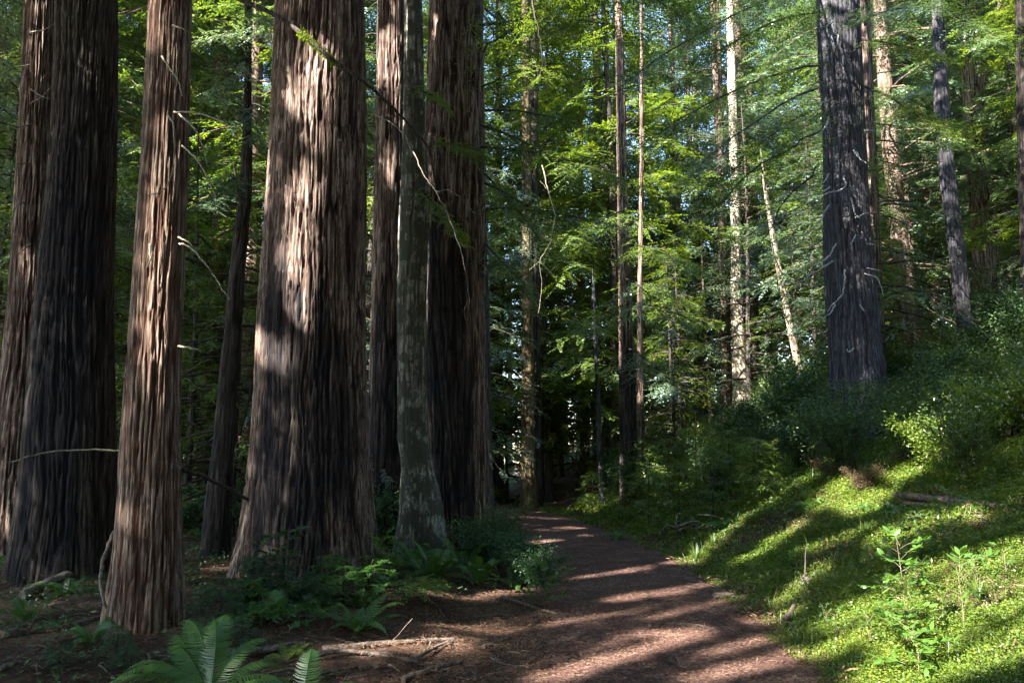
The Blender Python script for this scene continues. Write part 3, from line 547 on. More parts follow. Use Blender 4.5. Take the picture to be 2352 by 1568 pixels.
# ------------------------------------------------------------------ shrubs
def shrub(name, H, Rd, nst, nl, ll, lw, matn, cat='shrub'):
    rt = root(name, (0, -400, 0), '', cat); lv, wd = MB(), MB()
    for s in range(nst):
        az = R.uniform(0, 6.283); lean = R.uniform(.1, 1) * Rd; hh = H * R.uniform(.55, 1)
        d = A(math.cos(az), math.sin(az), 0); c = tube(wd, [d * .05, d * lean * .4 + A(0, 0, hh * .6), d * lean + A(0, 0, hh)], .012, .004, 8, 4, .01, False)
        n = nl // nst; t = R.uniform(.2, 1, n); p = np.stack([np.interp(t, np.linspace(0, 1, 8), c[:, i]) for i in range(3)], 1)
        # side twigs
        ta = R.integers(0, 7, n); ua = R.uniform(0, 6.283, 7 * nst); off = np.stack([np.cos(ua[ta + s * 7 - 7 * (s > 0) * 0]), np.sin(ua[ta]), R.normal(.1, .25, n)], 1) * (R.random(n) * .42 * Rd)[:, None]
        p = p + off; dd = nrm(off + R.normal(0, .6 * .42 * Rd, (n, 3)) * .6 + A(0, 0, .03)); wv = nrm(np.cross(dd, A(0, 0, 1) + R.normal(0, .55, (n, 3))))
        leaves(lv, p, dd, wv, ll * R.uniform(.6, 1.2, n), lw, .12)
    wd.build('stem', M['darkbark'], rt); lv.build('foliage', M[matn], rt); return rt
SHR = [shrub('huckleberry_shrub', 1.6, 1.0, 16, 6500, .055, .03, 'broad'), shrub('huckleberry_shrub', 1.2, .9, 14, 5500, .05, .026, 'broad'), shrub('tan_oak_shrub', 1.9, 1.3, 16, 6500, .10, .045, 'broad'),
       shrub('leafy_shrub', .9, .8, 12, 4500, .05, .03, 'teal'), shrub('leafy_shrub', 1.0, .9, 14, 4200, .075, .035, 'conifer_gold'), shrub('leafy_shrub', 1.3, .9, 12, 5000, .06, .022, 'conifer')]
cnt = 0; tries = 0; tk3 = []
HL = ['dense dark huckleberry shrub', 'low rounded huckleberry shrub', 'long leaved tan oak shrub', '', 'yellow green leafy shrub', 'narrow leaved green shrub']
while cnt < 92 and tries < 5000:
    tries += 1; y = random.uniform(9.3, 27); x = random.uniform(2, .70 * y + 2); d = x - float(bankx(y)) - 1.05
    px = CX + F * x / y
    lim = 3.3 if y < 16 else 1.2 if y > 20 else 2.2
    if px < 1700 and y < 18: continue
    if d < lim or any((x - a) ** 2 + (y - b) ** 2 < .95 ** 2 for a, b in tk3): continue
    i = random.choices([0, 1, 2, 4, 5], [3, 3, 2 if y > 15 else 0, 2, 4])[0]
    if 1880 < px < 2040 and y < 17.6 and i == 2: continue
    tk3.append((x, y)); place(SHR, i, x, y, random.uniform(.75, 1.15), lab(HL[i] + ' on the bank', x, y, ((12, 'lowest'), (17, 'middle'), (99, 'highest'))), 'shrubs on the right bank'); cnt += 1
cnt = 0; tries = 0
while cnt < 42 and tries < 5000:      # blue green undergrowth on the left, beyond the big trunks
    tries += 1; y = random.uniform(12.5, 25); x = random.uniform(-.66 * y, -.15 * y)
    if any((x - a) ** 2 + (y - b) ** 2 < .9 ** 2 for a, b in tk3): continue
    tk3.append((x, y)); place(SHR, 3, x, y, random.uniform(.8, 1.3), lab('blue green shaded shrub', x, y, ((17, 'nearer'), (99, 'farther back'))), 'shrubs beyond the left trunks'); cnt += 1
for k, (px, py, s) in enumerate([(1090, 1262, .6), (1140, 1300, .65), (1190, 1330, .7), (1085, 1225, .6), (1235, 1350, .55), (1135, 1275, .55), (1120, 1310, .7), (1080, 1200, .5), (1215, 1322, .5)]):
    g = G(px, py); place(SHR, 5 if k % 2 else 3, g[0], g[1], s * 1.1, lab('leafy shrub at the left edge of the trail', g[0], g[1], ((9.5, 'nearest'), (11, 'second'), (12.5, 'third'), (99, 'farthest'))), 'shrubs at the left edge of the trail')
# ------------------------------------------------------------------ ferns
def frond(mb, L, az, rise, arch, np_=34, pw=.13, st=None, dead=False):
    t = np.linspace(0, 1, 14); hd = A(math.cos(az), math.sin(az), 0)
    c = hd * (L * t * math.cos(rise))[:, None] + A(0, 0, 1) * (L * (t * math.sin(rise) - arch * t ** 2.2 - R.uniform(0, .12) * t ** 3))[:, None]
    c += A(-hd[1], hd[0], 0) * (R.normal(0, .13) * L * t ** 2)[:, None]
    tube(st if st is not None else mb, c, .004, .0012, 10, 3, 0, False)
    tt = np.linspace(.1, .985, np_); O = np.stack([np.interp(tt, t, c[:, i]) for i in range(3)], 1)
    T = nrm(np.gradient(O, axis=0)); S = nrm(np.cross(T, A(0, 0, 1))); Nn = np.cross(S, T)
    wl = pw * np.sin(np.clip(tt * 1.05 + .12, 0, 1) * np.pi) ** .55 * (1 - .25 * tt)
    for sg in (1, -1):
        d = nrm(S * sg + T * .28 - Nn * .18 + R.normal(0, .05, S.shape)); wd_ = T * .5 * L * .9 / np_ * .72
        n = len(O); v = []
        ln = wl * R.uniform(.92, 1.06, n)
        b0 = O - wd_ * .75; b1 = O + wd_ * .75; m0 = O + d * (ln * .6)[:, None] - wd_ * .55 - Nn * .01; m1 = O + d * (ln * .6)[:, None] + wd_ * .6 - Nn * .01
        tp = O + d * ln[:, None] + T * (ln * .12)[:, None] - Nn * (ln * .12)[:, None]
        V = np.stack([b0, b1, m1, m0, tp], 1).reshape(-1, 3); k = np.arange(n) * 5
        mb.add(V, np.stack([k, k + 1, k + 2, k + 3], 1)); mb.add(np.zeros((0, 3)), np.zeros((0, 3), int)); mb.f.append(np.stack([k + 3, k + 2, k + 4], 1) + mb.n - n * 5)
def fern(loc, spec, label, group=None, s=1.0, matn='fern', dead=0):
    rt = root('sword_fern', tuple(loc), label, 'fern', group)
    for (L, az, rise, arch) in spec:
        mb = MB(); frond(mb, L * s, az, rise, arch, 44 if L * s > .8 else 30, .125 * min(1, L * s + .15)); mb.build('frond', M[matn], rt)
    for k in range(dead):
        mb = MB(); frond(mb, R.uniform(.4, .7) * s, R.uniform(0, 6.28), .1, .75, 24, .07); mb.build('dead_frond', M['fern_dead'], rt)
    return rt
def rnd_spec(n, L=.8, a0=0, a1=6.283):
    return [(L * random.uniform(.7, 1.15), a0 + (a1 - a0) * (i + random.random()) / n, random.uniform(.55, 1.25), random.uniform(.35, .75)) for i in range(n)]
for (px, py, s_) in [(1900, 1100, .35), (1985, 1135, .38)]:
    g = G(px, py); sh = dup(SHR[1], tuple(g), px, s_, 'clump of dry brown bracken among the green cover on the bank', 'dry bracken on the bank')
    for c in kids(sh):
        if c.name.startswith('foliage'): c.data = c.data.copy(); c.data.materials[0] = M['fern_dead']
g = G(480, 1612)
fern(g + A(0, 0, .02), [(l_, a_, r_ - .12, c_ + .12) for l_, a_, r_, c_ in [(1.15, 2.1, 1.15, .30), (1.1, 2.35, 1.05, .34), (1.15, 2.6, .95, .32), (1.05, 1.85, 1.25, .25), (.95, 1.6, 1.3, .25), (1.1, 2.9, .8, .4), (1.1, 3.15, .7, .45), (1.0, 3.4, .6, .45), (.9, 2.75, 1.1, .4), (.95, 1.2, 1.1, .4), (.9, .7, .9, .5), (.9, 3.7, .7, .5), (1.0, 2.45, .75, .5), (.8, .2, .8, .5), (.8, 4.4, .9, .6), (.8, 5.3, .9, .6), (1.05, 2.2, .8, .55), (1.1, 2.75, .8, .6), (1.0, 3.05, .95, .5)]],
     'large green sword fern at the bottom left, in front of the sunlit redwood', s=.95)
FE = fern(G(1420, 1240), rnd_spec(11, .7), 'sword fern growing on the shrubby part of the right bank', 'ferns on the right bank', .8)
for k in range(26):
    for _ in range(50):
        y = random.uniform(8, 20); x = random.uniform(2.5, .66 * y); d = x - float(bankx(y)) - 1.05
        if d > (.6 if y > 13 else 2.4): break
    dup(FE, (x, y, float(h(x, y))), random.uniform(0, 6), random.uniform(.6, 1.2))
for k in range(22):
    y = random.uniform(9, 20); x = random.uniform(-.64 * y, -.12 * y)
    dup(FE, (x, y, float(h(x, y))), random.uniform(0, 6), random.uniform(.6, 1.2), 'shaded sword fern on the floor among the left trunks', 'ferns among the left trunks')
g = G(700, 1600) ; g2 = P(690, 1640, 4.9)
fern(A(g2[0], 4.9, float(h(g2[0], 4.9))), [(.75, 3.1, .9, .75), (.8, .1, .85, .8), (.7, 2.6, .9, .7), (.75, .5, .8, .8), (.6, 1.5, 1.2, .4), (.7, 3.6, .7, .7), (.7, 5.9, .8, .8), (.6, 4.5, .8, .7)], 'arching sword fern cut by the bottom edge, right of the large fern', s=1.1)
for (px, py, n, L, lb, m, dd) in [(825, 1455, 12, .62, 'sword fern with brown dead fronds hanging below it beside the fallen log', 'fern', 9), (1000, 1330, 14, .95, 'blue green sword fern at the foot of the lichen covered trunk', 'fern', 0), (1100, 1345, 13, .8, 'sunlit yellow tipped sword fern by the trailside shrubs', 'fern', 1),
                              (950, 1300, 12, .9, 'dark sword fern in the gap between the two trunk clusters', 'fern', 0), (1060, 1310, 10, .8, 'sword fern in front of the trailside redwood base', 'fern', 0), (640, 1420, 10, .55, 'small shaded sword fern at the foot of the broadest redwood', 'fern', 0), (665, 1530, 8, .42, 'tiny bright sword fern above the arching one at the bottom', 'conifer_gold', 0),
                              (1180, 1350, 9, .55, 'low sword fern hanging over the left edge of the trail', 'fern', 0), (210, 1480, 9, .5, 'shaded little fern left of the nearest redwood', 'fern', 0), (60, 1430, 9, .5, 'shaded little fern near the left edge of the picture', 'fern', 0)]:
    g = G(px, py); fern(g, rnd_spec(n, L), lb, None, 1, m, dd)
# ------------------------------------------------------------------ redwood sprouts and seedlings
def sprout(name, loc, H, n, L, ll, lw, matn, label, cat='sapling', group=None, up=.3, dens=1.0, sub=3):
    rt = root(name, tuple(loc), label, cat, group); lv, wd = MB(), MB(); z0 = np.asarray(loc, float)
    tube(wd, [A(0, 0, 0), A(.02, 0, H * .5), A(R.normal(0, .04), 0, H)], .012 + H * .004, .003, 8, 5, .004, False)
    for b in range(n):
        t = (b + .5) / n; bough(lv, wd, A(0, 0, H * (.12 + .85 * t)), b * 2.4 + R.normal(0, .3), L * (1.1 - .8 * t) * R.uniform(.7, 1.2), up, .25, 7, L * .5, sub, ll, lw, .005, 4, 0, .1)
    wd.build('stem', M['darkbark'], rt); lv.build('foliage', M[matn], rt); return rt
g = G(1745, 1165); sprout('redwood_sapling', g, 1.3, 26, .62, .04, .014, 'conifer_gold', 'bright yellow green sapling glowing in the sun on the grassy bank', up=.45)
SP = sprout('redwood_sapling', G(1560, 1230), 1.5, 20, .7, .05, .016, 'conifer', 'feathery shaded seedling with dark stem beside the trail, above the dead branch', group='shaded conifer seedlings on the bank')
for k, (px, py, s) in enumerate([(1490, 1215, .9), (1430, 1200, .8), (1640, 1200, 1.0), (1540, 1170, 1.1), (1600, 1150, 1.2), (1360, 1175, .8), (1680, 1150, 1.1), (1480, 1150, 1.1)]):
    g = G(px, py); dup(SP, tuple(g), k * 1.3, s, 'feathery dark stemmed conifer seedling, ' + ['left of the dead branches', 'by the low bank at the bend', 'right above the dead branches', 'directly behind the dead branches', 'farther up behind the dead branches', 'smallest near the trail bend', 'just left of the glowing sapling', 'between the bend and the dead branches'][k])
SP['label'] = 'feathery dark stemmed conifer seedling nearest the left end of the dead branches'
S2 = sprout('redwood_sprout', G(600, 1400), .5, 16, .42, .035, .012, 'teal', 'low shaded redwood sprout on the forest floor among the left trunks', 'sprout', 'low redwood sprouts on the left floor')
for k in range(30):
    px = random.uniform(0, 1150); py = random.uniform(1340, 1560)
    if px > 900 and py > 1400: continue
    if 240 < px < 420 and 1300 < py < 1500: continue
    if px > 620 and py > 1450: continue
    g = G(px, py); dup(S2, tuple(g), random.uniform(0, 6), random.uniform(.3, .75) * (1 if px > 450 else .7), lab('low shaded redwood sprout on the floor', g[0], g[1], ((6.5, 'nearest'), (8.5, 'middle'), (99, 'farthest'))))
for (px, py, sf) in [(640, 1405, .6), (745, 1415, .5), (820, 1395, .65), (880, 1350, .7), (560, 1430, .5), (700, 1380, .6), (420, 1520, .45), (120, 1450, .5), (950, 1360, .6)]:
    g = G(px, py); dup(FE, tuple(g), px, sf, 'shaded sword fern near the feet of the left trunks', 'ferns among the left trunks')
S3 = sprout('redwood_sprout', G(585, 1425), .40, 8, .36, .045, .016, 'fern', 'open green sprout with flat sprays at the foot of the broadest redwood', 'sprout', 'green sprouts at the broad redwood')
for (px, py, s) in [(605, 1385, .8), (665, 1405, .6), (720, 1395, .6), (790, 1390, .8), (850, 1375, .8), (600, 1440, .5), (700, 1445, .5), (900, 1330, .8), (770, 1350, .8)]:
    g = G(px, py); dup(S3 if random.random() < .65 else S2, tuple(g), random.uniform(0, 6), s * 1.2)
def leafy(loc, H, branches, ll, lw, label, matn='broad_bright', name='leafy_sapling', per=13, cat='sapling'):
    rt = root(name, tuple(loc), label, cat); wd = MB(); lv = MB()
    tube(wd, [A(0, 0, 0), A(.01, .01, H * .5), A(-.02, 0, H)], .005, .002, 8, 5, .002, False)
    for (z, az, L, rise) in branches:
        d = A(math.cos(az) * math.cos(rise), math.sin(az) * math.cos(rise), math.sin(rise)); c = tube(wd, [A(0, 0, z), A(0, 0, z) + d * L * .5 + A(0, 0, .02), A(0, 0, z) + d * L], .0025, .0012, 6, 4, .002, False)
        n = per; t = np.linspace(.35, 1, n); p = np.stack([np.interp(t, np.linspace(0, 1, 6), c[:, i]) for i in range(3)], 1)
        sg = np.where(np.arange(n) % 2, 1, -1); sd_ = nrm(np.cross(d, A(0, 0, 1))); dd = nrm(d * .6 + sd_ * sg[:, None] * .9 * (1 - .7 * t[:, None] ** 3) + R.normal(0, .25, (n, 3))); wv = nrm(np.cross(dd, A(0, 0, 1) + R.normal(0, .3, (n, 3))))
        # oval blades
        Lq = (.95 * ll * R.uniform(.55, 1.2, n))[:, None]; Wq = (.95 * lw * R.uniform(.8, 1.1, n))[:, None]; nn = np.cross(dd, wv)
        prof = [(0, .12), (.25, .8), (.55, 1), (.82, .65), (1, .05)]
        Lf = [p + dd * Lq * a + wv * Wq * .5 * b - nn * Wq * .0 for a, b in prof]; Rt = [p + dd * Lq * a - wv * Wq * .5 * b for a, b in prof]; Md = [p + dd * Lq * a - nn * Wq * .13 * b * (1 if True else 0) for a, b in prof]
        V = np.stack(Lf + Md + Rt, 1).reshape(-1, 3); k = np.arange(n)[:, None] * 15
        f = []
        for q in range(4): f += [k + np.array([[q, q + 1, q + 6, q + 5]]), k + np.array([[q + 5, q + 6, q + 11, q + 10]])]
        lv.add(V, np.concatenate(f))
    wd.build('stem', M['stem'], rt); lv.build('foliage', M[matn], rt, smooth=True); return rt
def br(n, z0, z1, L, rise=.2): return [(z0 + (z1 - z0) * (i + random.random()) / n, i * 2.4 + random.uniform(-.4, .4), L * random.uniform(.6, 1.15), rise + random.uniform(-.2, .3)) for i in range(n)]
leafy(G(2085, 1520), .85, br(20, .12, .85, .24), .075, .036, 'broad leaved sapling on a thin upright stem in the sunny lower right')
leafy(G(2110, 1560), .35, br(10, .03, .3, .25), .085, .04, 'low spreading broad leaved plant at the foot of the tall thin stem')
leafy(G(2215, 1470), .5, [(.3, 3.0, .3, .3), (.4, .3, .35, .5), (.45, 1.0, .25, .6), (.3, 4.5, .3, .2), (.5, .0, .3, .3)], .11, .032, 'pale sunbleached spray of long leaves in the brightest grass')
leafy(G(2190, 1290), .6, br(12, .15, .6, .2, .3), .08, .022, 'upright yellow green seedling in front of the fallen log')
leafy(G(2075, 1290), .5, br(7, .15, .5, .22), .08, .035, 'small green shaded seedling left of the fallen log', 'broad')
leafy(G(1250, 1400), .45, br(16, .05, .45, .32), .075, .045, 'round leaved plant with bright leaves at the left edge of the trail')
leafy(G(1170, 1390), .3, [(.15, 3.3, .3, .3), (.2, 2.9, .35, .5), (.2, .4, .3, .3), (.25, 3.6, .3, .1)], .06, .035, 'sprig of bright round leaves hanging left of the trail')
leafy(G(880, 1345), .55, br(12, .15, .55, .25, .3), .09, .032, 'leafy shrub with a few sunlit leaves in front of the broadest redwood')
leafy(G(640, 1370), .6, br(12, .2, .6, .3, .3), .11, .035, 'shaded long leaved seedling at the left foot of the broadest redwood', 'broad')
W1 = leafy(G(2000, 1500), .28, br(7, .05, .28, .12, .5), .05, .022, 'small upright leafy weed in the ground cover on the bank', 'broad_bright', 'leafy_weed', 7, 'weed'); W1['group'] = 'weeds on the bank'
W2 = leafy(G(1900, 1450), .2, br(9, .02, .2, .10, .6), .035, .018, 'small upright leafy weed in the ground cover on the bank', 'broad', 'leafy_weed', 9, 'weed'); W2['group'] = 'weeds on the bank'
for k in range(120):
    y = 4 + 11 * random.random() ** 1.2; x = float(pathx(y)) + 1.2 + random.random() * max(.3, .68 * y - float(pathx(y)) - 1.0)
    dup(W1 if k % 3 else W2, (x, y, float(h(x, y)) - .02), random.uniform(0, 6), random.uniform(.4, 1.1) * (.6 if y < 6.5 else 1), 'small leafy weed on the bank, ' + ['bottom edge', 'lower slope', 'middle slope', 'upper slope', 'far end'][min(4, int((y - 4) / 2.3))] + ', ' + ['beside the trail', 'halfway up', 'high on the right'][min(2, int((x - float(pathx(y))) / 2.6))])
def tuft(loc, label, n=150, Hh=.38):
    rt = root('grass_tuft', tuple(loc), label, 'grass tuft', 'grass tufts on the bank'); b = MB()
    a = R.uniform(0, 6.283, n); ln = R.uniform(.5, 1, n) * Hh; sp = R.uniform(.2, 1.0, n); hd = np.stack([np.cos(a), np.sin(a), 0 * a], 1); wv = np.stack([-np.sin(a), np.cos(a), 0 * a], 1)
    V = []
    for t in (0, .4, .75, 1.0):
        c = hd * (.02 + ln * sp * t ** 1.6)[:, None] + A(0, 0, 1) * (ln * (t - .45 * sp * t ** 2.5))[:, None]; wd_ = .004 * (1 - .85 * t); V += [c - wv * wd_, c + wv * wd_]
    V = np.stack(V, 1).reshape(-1, 3); k = np.arange(n)[:, None] * 8
    b.add(V, np.concatenate([k + np.array([[2 * q, 2 * q + 1, 2 * q + 3, 2 * q + 2]]) for q in range(3)])); b.build('blades', M['grass'], rt); return rt
TU = tuft(G(1600, 1290), 'tuft of long arching grass blades on the bank')
for (px, py, sc_) in [(1810, 1100, 1.2), (1720, 1210, .9), (1900, 1200, .9), (1990, 1240, .8), (1850, 1160, 1.0), (1640, 1255, .8), (2100, 1330, .7), (2250, 1380, .7), (1960, 1330, .6), (2300, 1250, .8), (1780, 1130, 1.1), (2180, 1520, .5), (1950, 1100, 1.1), (1870, 1240, .8), (2040, 1180, .9)]:
    g = G(px, py); dup(TU, tuple(g), px, sc_)
def flatfan(loc, az, L, label, matn='conifer_gold', ll=.05, lw=.018, H=.25):
    rt = root('redwood_sprig', tuple(loc), label, 'sprig'); lv, wd = MB(), MB(); tube(wd, [A(0, 0, 0), A(0, 0, H)], .006, .004, 4, 4, 0, False)
    for k in range(5): bough(lv, wd, A(0, 0, H), az + (k - 2) * .38, L * R.uniform(.8, 1.1), .12, .2, 10, L * .45, 3, ll, lw, .004, 4, 0, .1)
    wd.build('stem', M['darkbark'], rt); lv.build('foliage', M[matn], rt)
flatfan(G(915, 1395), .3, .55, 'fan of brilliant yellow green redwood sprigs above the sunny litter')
# ------------------------------------------------------------------ logs, sticks and dead wood
def log(a, b, r, label, name='fallen_branch', cat='branch', lift=.5, matn='log', bend=.03, grp=None, k=8, stubs=0):
    pa, pb = G(*a), G(*b); pa[2] += r * lift * 2; pb[2] += r * lift * 2; mid = (pa + pb) / 2; mid[2] = float(h(mid[0], mid[1])) + r * lift * 2 + .01
    L = np.linalg.norm(pb - pa); mid += R.normal(0, bend, 3) * L * A(1, 1, .2)
    rt = MB(); tube(rt, [pa, mid, pb], r, r * .65, max(8, int(L / .08)), k, r * .06)
    for s in range(stubs):
        t = R.uniform(.2, .9); p = pa + (pb - pa) * t; d = nrm(A(*R.normal(0, 1, 3)) * A(1, 1, 1) + A(0, 0, .5)); tube(rt, [p, p + d * .12, p + d * R.uniform(.2, .35)], r * .3, r * .1, 5, 4, .004)
    o = rt.build(name, M[matn], None, mid, smooth=True); o.location = mid; return tag(o, label, cat, grp)
log((520, 1515), (700, 1492), .035, 'pale weathered branch between the two foreground ferns')
log((740, 1500), (1040, 1478), .026, 'thick fallen log crossing the sunny litter behind the ferns', 'fallen_log', 'log', stubs=2)
log((640, 1530), (960, 1528), .022, 'long thin dark pole lying below the thick fallen log')
log((950, 1528), (1030, 1482), .02, 'short forked grey stick pointing up right beside the thick log', stubs=1)
log((1110, 1490), (1175, 1468), .018, 'grey splintered stick lying at the left edge of the trail')
log((925, 1568), (1060, 1532), .025, 'brown stick lying near the bottom edge left of the trail')
log((640, 1568), (820, 1540), .015, 'thin twig low in the litter right of the arching fern')
log((1150, 1372), (1280, 1415), .02, 'bleached branch poking out of the shrubs onto the trail', stubs=2)
log((50, 1385), (215, 1318), .07, 'heavy rotten log leaning on the foot of the charred redwood', 'rotten_log', 'log', matn='deadwood')
log((0, 1470), (245, 1420), .035, 'long pole lying behind the ferns at the far left', stubs=1)
log((0, 1545), (50, 1528), .02, 'pale stick tip in the bottom left corner')
log((530, 1420), (590, 1368), .035, 'broken split limb leaning against the left foot of the broadest redwood')
log((1545, 1435), (1640, 1447), .012, 'thin twig lying across the middle of the trail')
log((1640, 1380), (1690, 1376), .04, 'small grey lump of wood at the right edge of the trail', 'wood_chunk', 'wood')
log((1805, 1440), (1825, 1395), .03, 'short rotten stick upright in the grass beside the trail', lift=.8)
log((1740, 1338), (1830, 1350), .012, 'thin stick in the grass at the right edge of the trail')
log((2060, 1150), (2290, 1175), .055, 'shattered fallen log below the shrubs on the right bank', 'fallen_log', 'log', stubs=3)
log((2080, 1165), (2260, 1200), .03, 'splintered slab of wood in front of the shattered log', 'wood_slab', 'wood', stubs=2)
for k in range(90):
    while True:
        px, py = random.uniform(520, 1330), random.uniform(1400, 1566)
        if not (px > 1200 and py < 1450): break
    if random.random() < .3: px, py = random.uniform(0, 420), random.uniform(1400, 1560)
    a = random.uniform(0, 3.14); L = random.uniform(20, 75); log((px, py), (px + L * math.cos(a), min(1567, py + L * .3 * math.sin(a))), random.uniform(.004, .010), 'thin broken twig lying in the litter left of the trail', 'twig', 'twig', matn='deadwood', bend=.08, grp='twigs in the litter', k=4)
def bundle(name, pts_list, Yd, r0, r1, matn, label, cat='branch', grp=None, jit=.005, k=5, children=None):
    """bare branches given as pixel polylines at a depth (or a depth per point)"""
    allp = [[P(q[0], q[1], q[2] if len(q) > 2 else Yd) for q in pl] for pl in pts_list]; org = allp[0][0]
    rt = root(name, tuple(org), label, cat, grp)
    for n_, pl in enumerate(allp):
        mb = MB(); f = 1 if n_ == 0 else .6
        tube(mb, pl, r0 * f, r1 * f, max(10, len(pl) * 6), k, jit * f); mb.build('limb', M[matn], rt, org, smooth=True)
    return rt, org
def onto(rt_key, pts_list, r0, r1, matn='twig', name='dead_branch', jit=.003):
    rt, org, rows = RT[rt_key]
    for pl in pts_list:
        mb = MB(); tube(mb, [P(*q) for q in pl], r0, r1, max(8, len(pl) * 6), 5, jit, True); mb.build(name, M[matn], rt, org, smooth=True)
onto('C', [[(400, 258, 6.9), (460, 262, 6.7), (520, 285, 6.6), (550, 322, 6.6)], [(412, 262, 7.0), (450, 300, 6.7), (470, 350, 6.7), (475, 378, 6.7)], [(418, 335, 7.0), (455, 370, 6.8), (490, 440, 6.8), (500, 470, 6.8)],
           [(412, 560, 7.0), (440, 570, 6.8), (490, 630, 6.8), (525, 688, 6.8)], [(410, 545, 7.0), (432, 555, 6.9), (444, 568, 6.9)], [(410, 795, 7.1), (440, 800, 6.9), (462, 806, 6.9)], [(385, 262, 6.7), (400, 300, 6.6), (395, 400, 6.6), (370, 440, 6.6), (338, 448, 6.6)],
           [(345, 560, 6.75), (344, 600, 6.7), (336, 620, 6.7)], [(372, 130, 6.75), (395, 165, 6.65), (412, 190, 6.6), (418, 220, 6.6)], [(395, 60, 6.75), (420, 66, 6.6), (433, 75, 6.6)]], .010, .004)
onto('C', [[(412, 1075, 7.1), (480, 1100, 7.6), (570, 1146, 8.6)]], .022, .018, 'darkbark', 'dead_branch')
onto('C', [[(262, 1220, 7.2), (236, 1290, 7.0), (232, 1340, 6.9), (242, 1395, 6.85)]], .018, .014, 'deadwood')
onto('C', [[(282, 1036, 7.1), (200, 1032, 7.0), (100, 1040, 6.9), (0, 1068, 6.8)]], .010, .005, 'twig')
onto('A', [[(70, y, 11.3), (70 + s * 40, y + dy, 11.0), (70 + s * 75, y + dy2, 10.9)] for (y, s, dy, dy2) in [(150, -1, 8, 30), (205, .6, 15, 22), (285, -.8, 8, -6), (375, -1, 4, 38), (470, -.7, 0, 60), (75, 1, -10, -40), (240, 1, -30, -80), (560, -.5, 18, 32)]], .011, .004, 'deadwood')
onto('E', [[(776, 322, 9.5), (786, 324, 9.4), (792, 340, 9.4)], [(776, 325, 9.45), (778, 380, 9.42), (777, 440, 9.42)]], .012, .006, 'deadwood')
onto('D', [[(556, 462, 12.2), (545, 430, 12.2), (538, 380, 12.3)], [(548, 1000, 12.2), (575, 900, 12.3), (590, 830, 12.4)]], .03, .015, 'darkbark')
# limbs of the bluish redwood
OL = [[(1890, 235, 17.5), (1860, 268, 17), (1780, 300, 16), (1700, 335, 15), (1620, 372, 14.2)], [(1903, 270, 17.4), (1890, 300, 17), (1840, 330, 16.5), (1760, 345, 16)],
      [(1905, 400, 17.5), (1880, 425, 17), (1800, 430, 16.2), (1700, 470, 15)], [(1938, 405, 17.2), (1940, 430, 17), (1900, 445, 16.5), (1790, 500, 15.5), (1690, 560, 14.8), (1640, 620, 14.4)],
      [(1905, 430, 17.5), (1880, 445, 17), (1780, 470, 16)], [(1920, 560, 17.4), (1890, 600, 17), (1780, 640, 16), (1700, 720, 15.4)], [(1905, 470, 17.5), (1860, 530, 17), (1760, 560, 16)], [(1912, 600, 17.4), (1850, 640, 17), (1790, 690, 16.4), (1730, 760, 16)],
      [(1918, 700, 17.3), (1905, 720, 17.1), (1880, 735, 16.9)], [(1940, 620, 17.2), (1935, 670, 17), (1900, 715, 16.8)]]
rt, org, rows = RT['O']
for pl in OL:
    mb = MB(); tube(mb, [P(*q) for q in pl], .022, .006, 24, 5, .008, True); mb.build('dead_branch', M['stub'], rt, org, smooth=True)
for pl in [[(1968, 350, 17.4), (1975, 365, 17.1), (1990, 375, 17)], [(1955, 455, 17.3), (1963, 490, 17.1), (1975, 500, 17)], [(1965, 500, 17.3), (1990, 490, 17), (2012, 488, 17)], [(1990, 615, 17.5), (2025, 622, 17.2)], [(1985, 628, 17.5), (2015, 640, 17.1), (2030, 680, 17)], [(1985, 300, 17.5), (2010, 300, 17.2)],
           [(1990, 560, 17.5), (2010, 562, 17.2)], [(1925, 80, 17.4), (1924, 100, 17.2), (1918, 108, 17.2)], [(1935, 130, 17.4), (1936, 160, 17.2)], [(1950, 265, 17.3), (1956, 285, 17.2)], [(1900, 60, 17.5), (1915, 50, 17.3)], [(1960, 800, 17.2), (1950, 808, 17), (1945, 800, 17)], [(1960, 345, 17.3), (1970, 360, 17)],
           [(1950, 16, 17.4), (1948, 22, 17.2)], [(1965, 540, 17.3), (1955, 560, 17.1)], [(1975, 700, 17.3), (1985, 715, 17.1)]]:
    mb = MB(); tube(mb, [P(*q) for q in pl], .020, .008, 10, 5, .004, True); mb.build('branch_stub', M['stub'], rt, org, smooth=True)
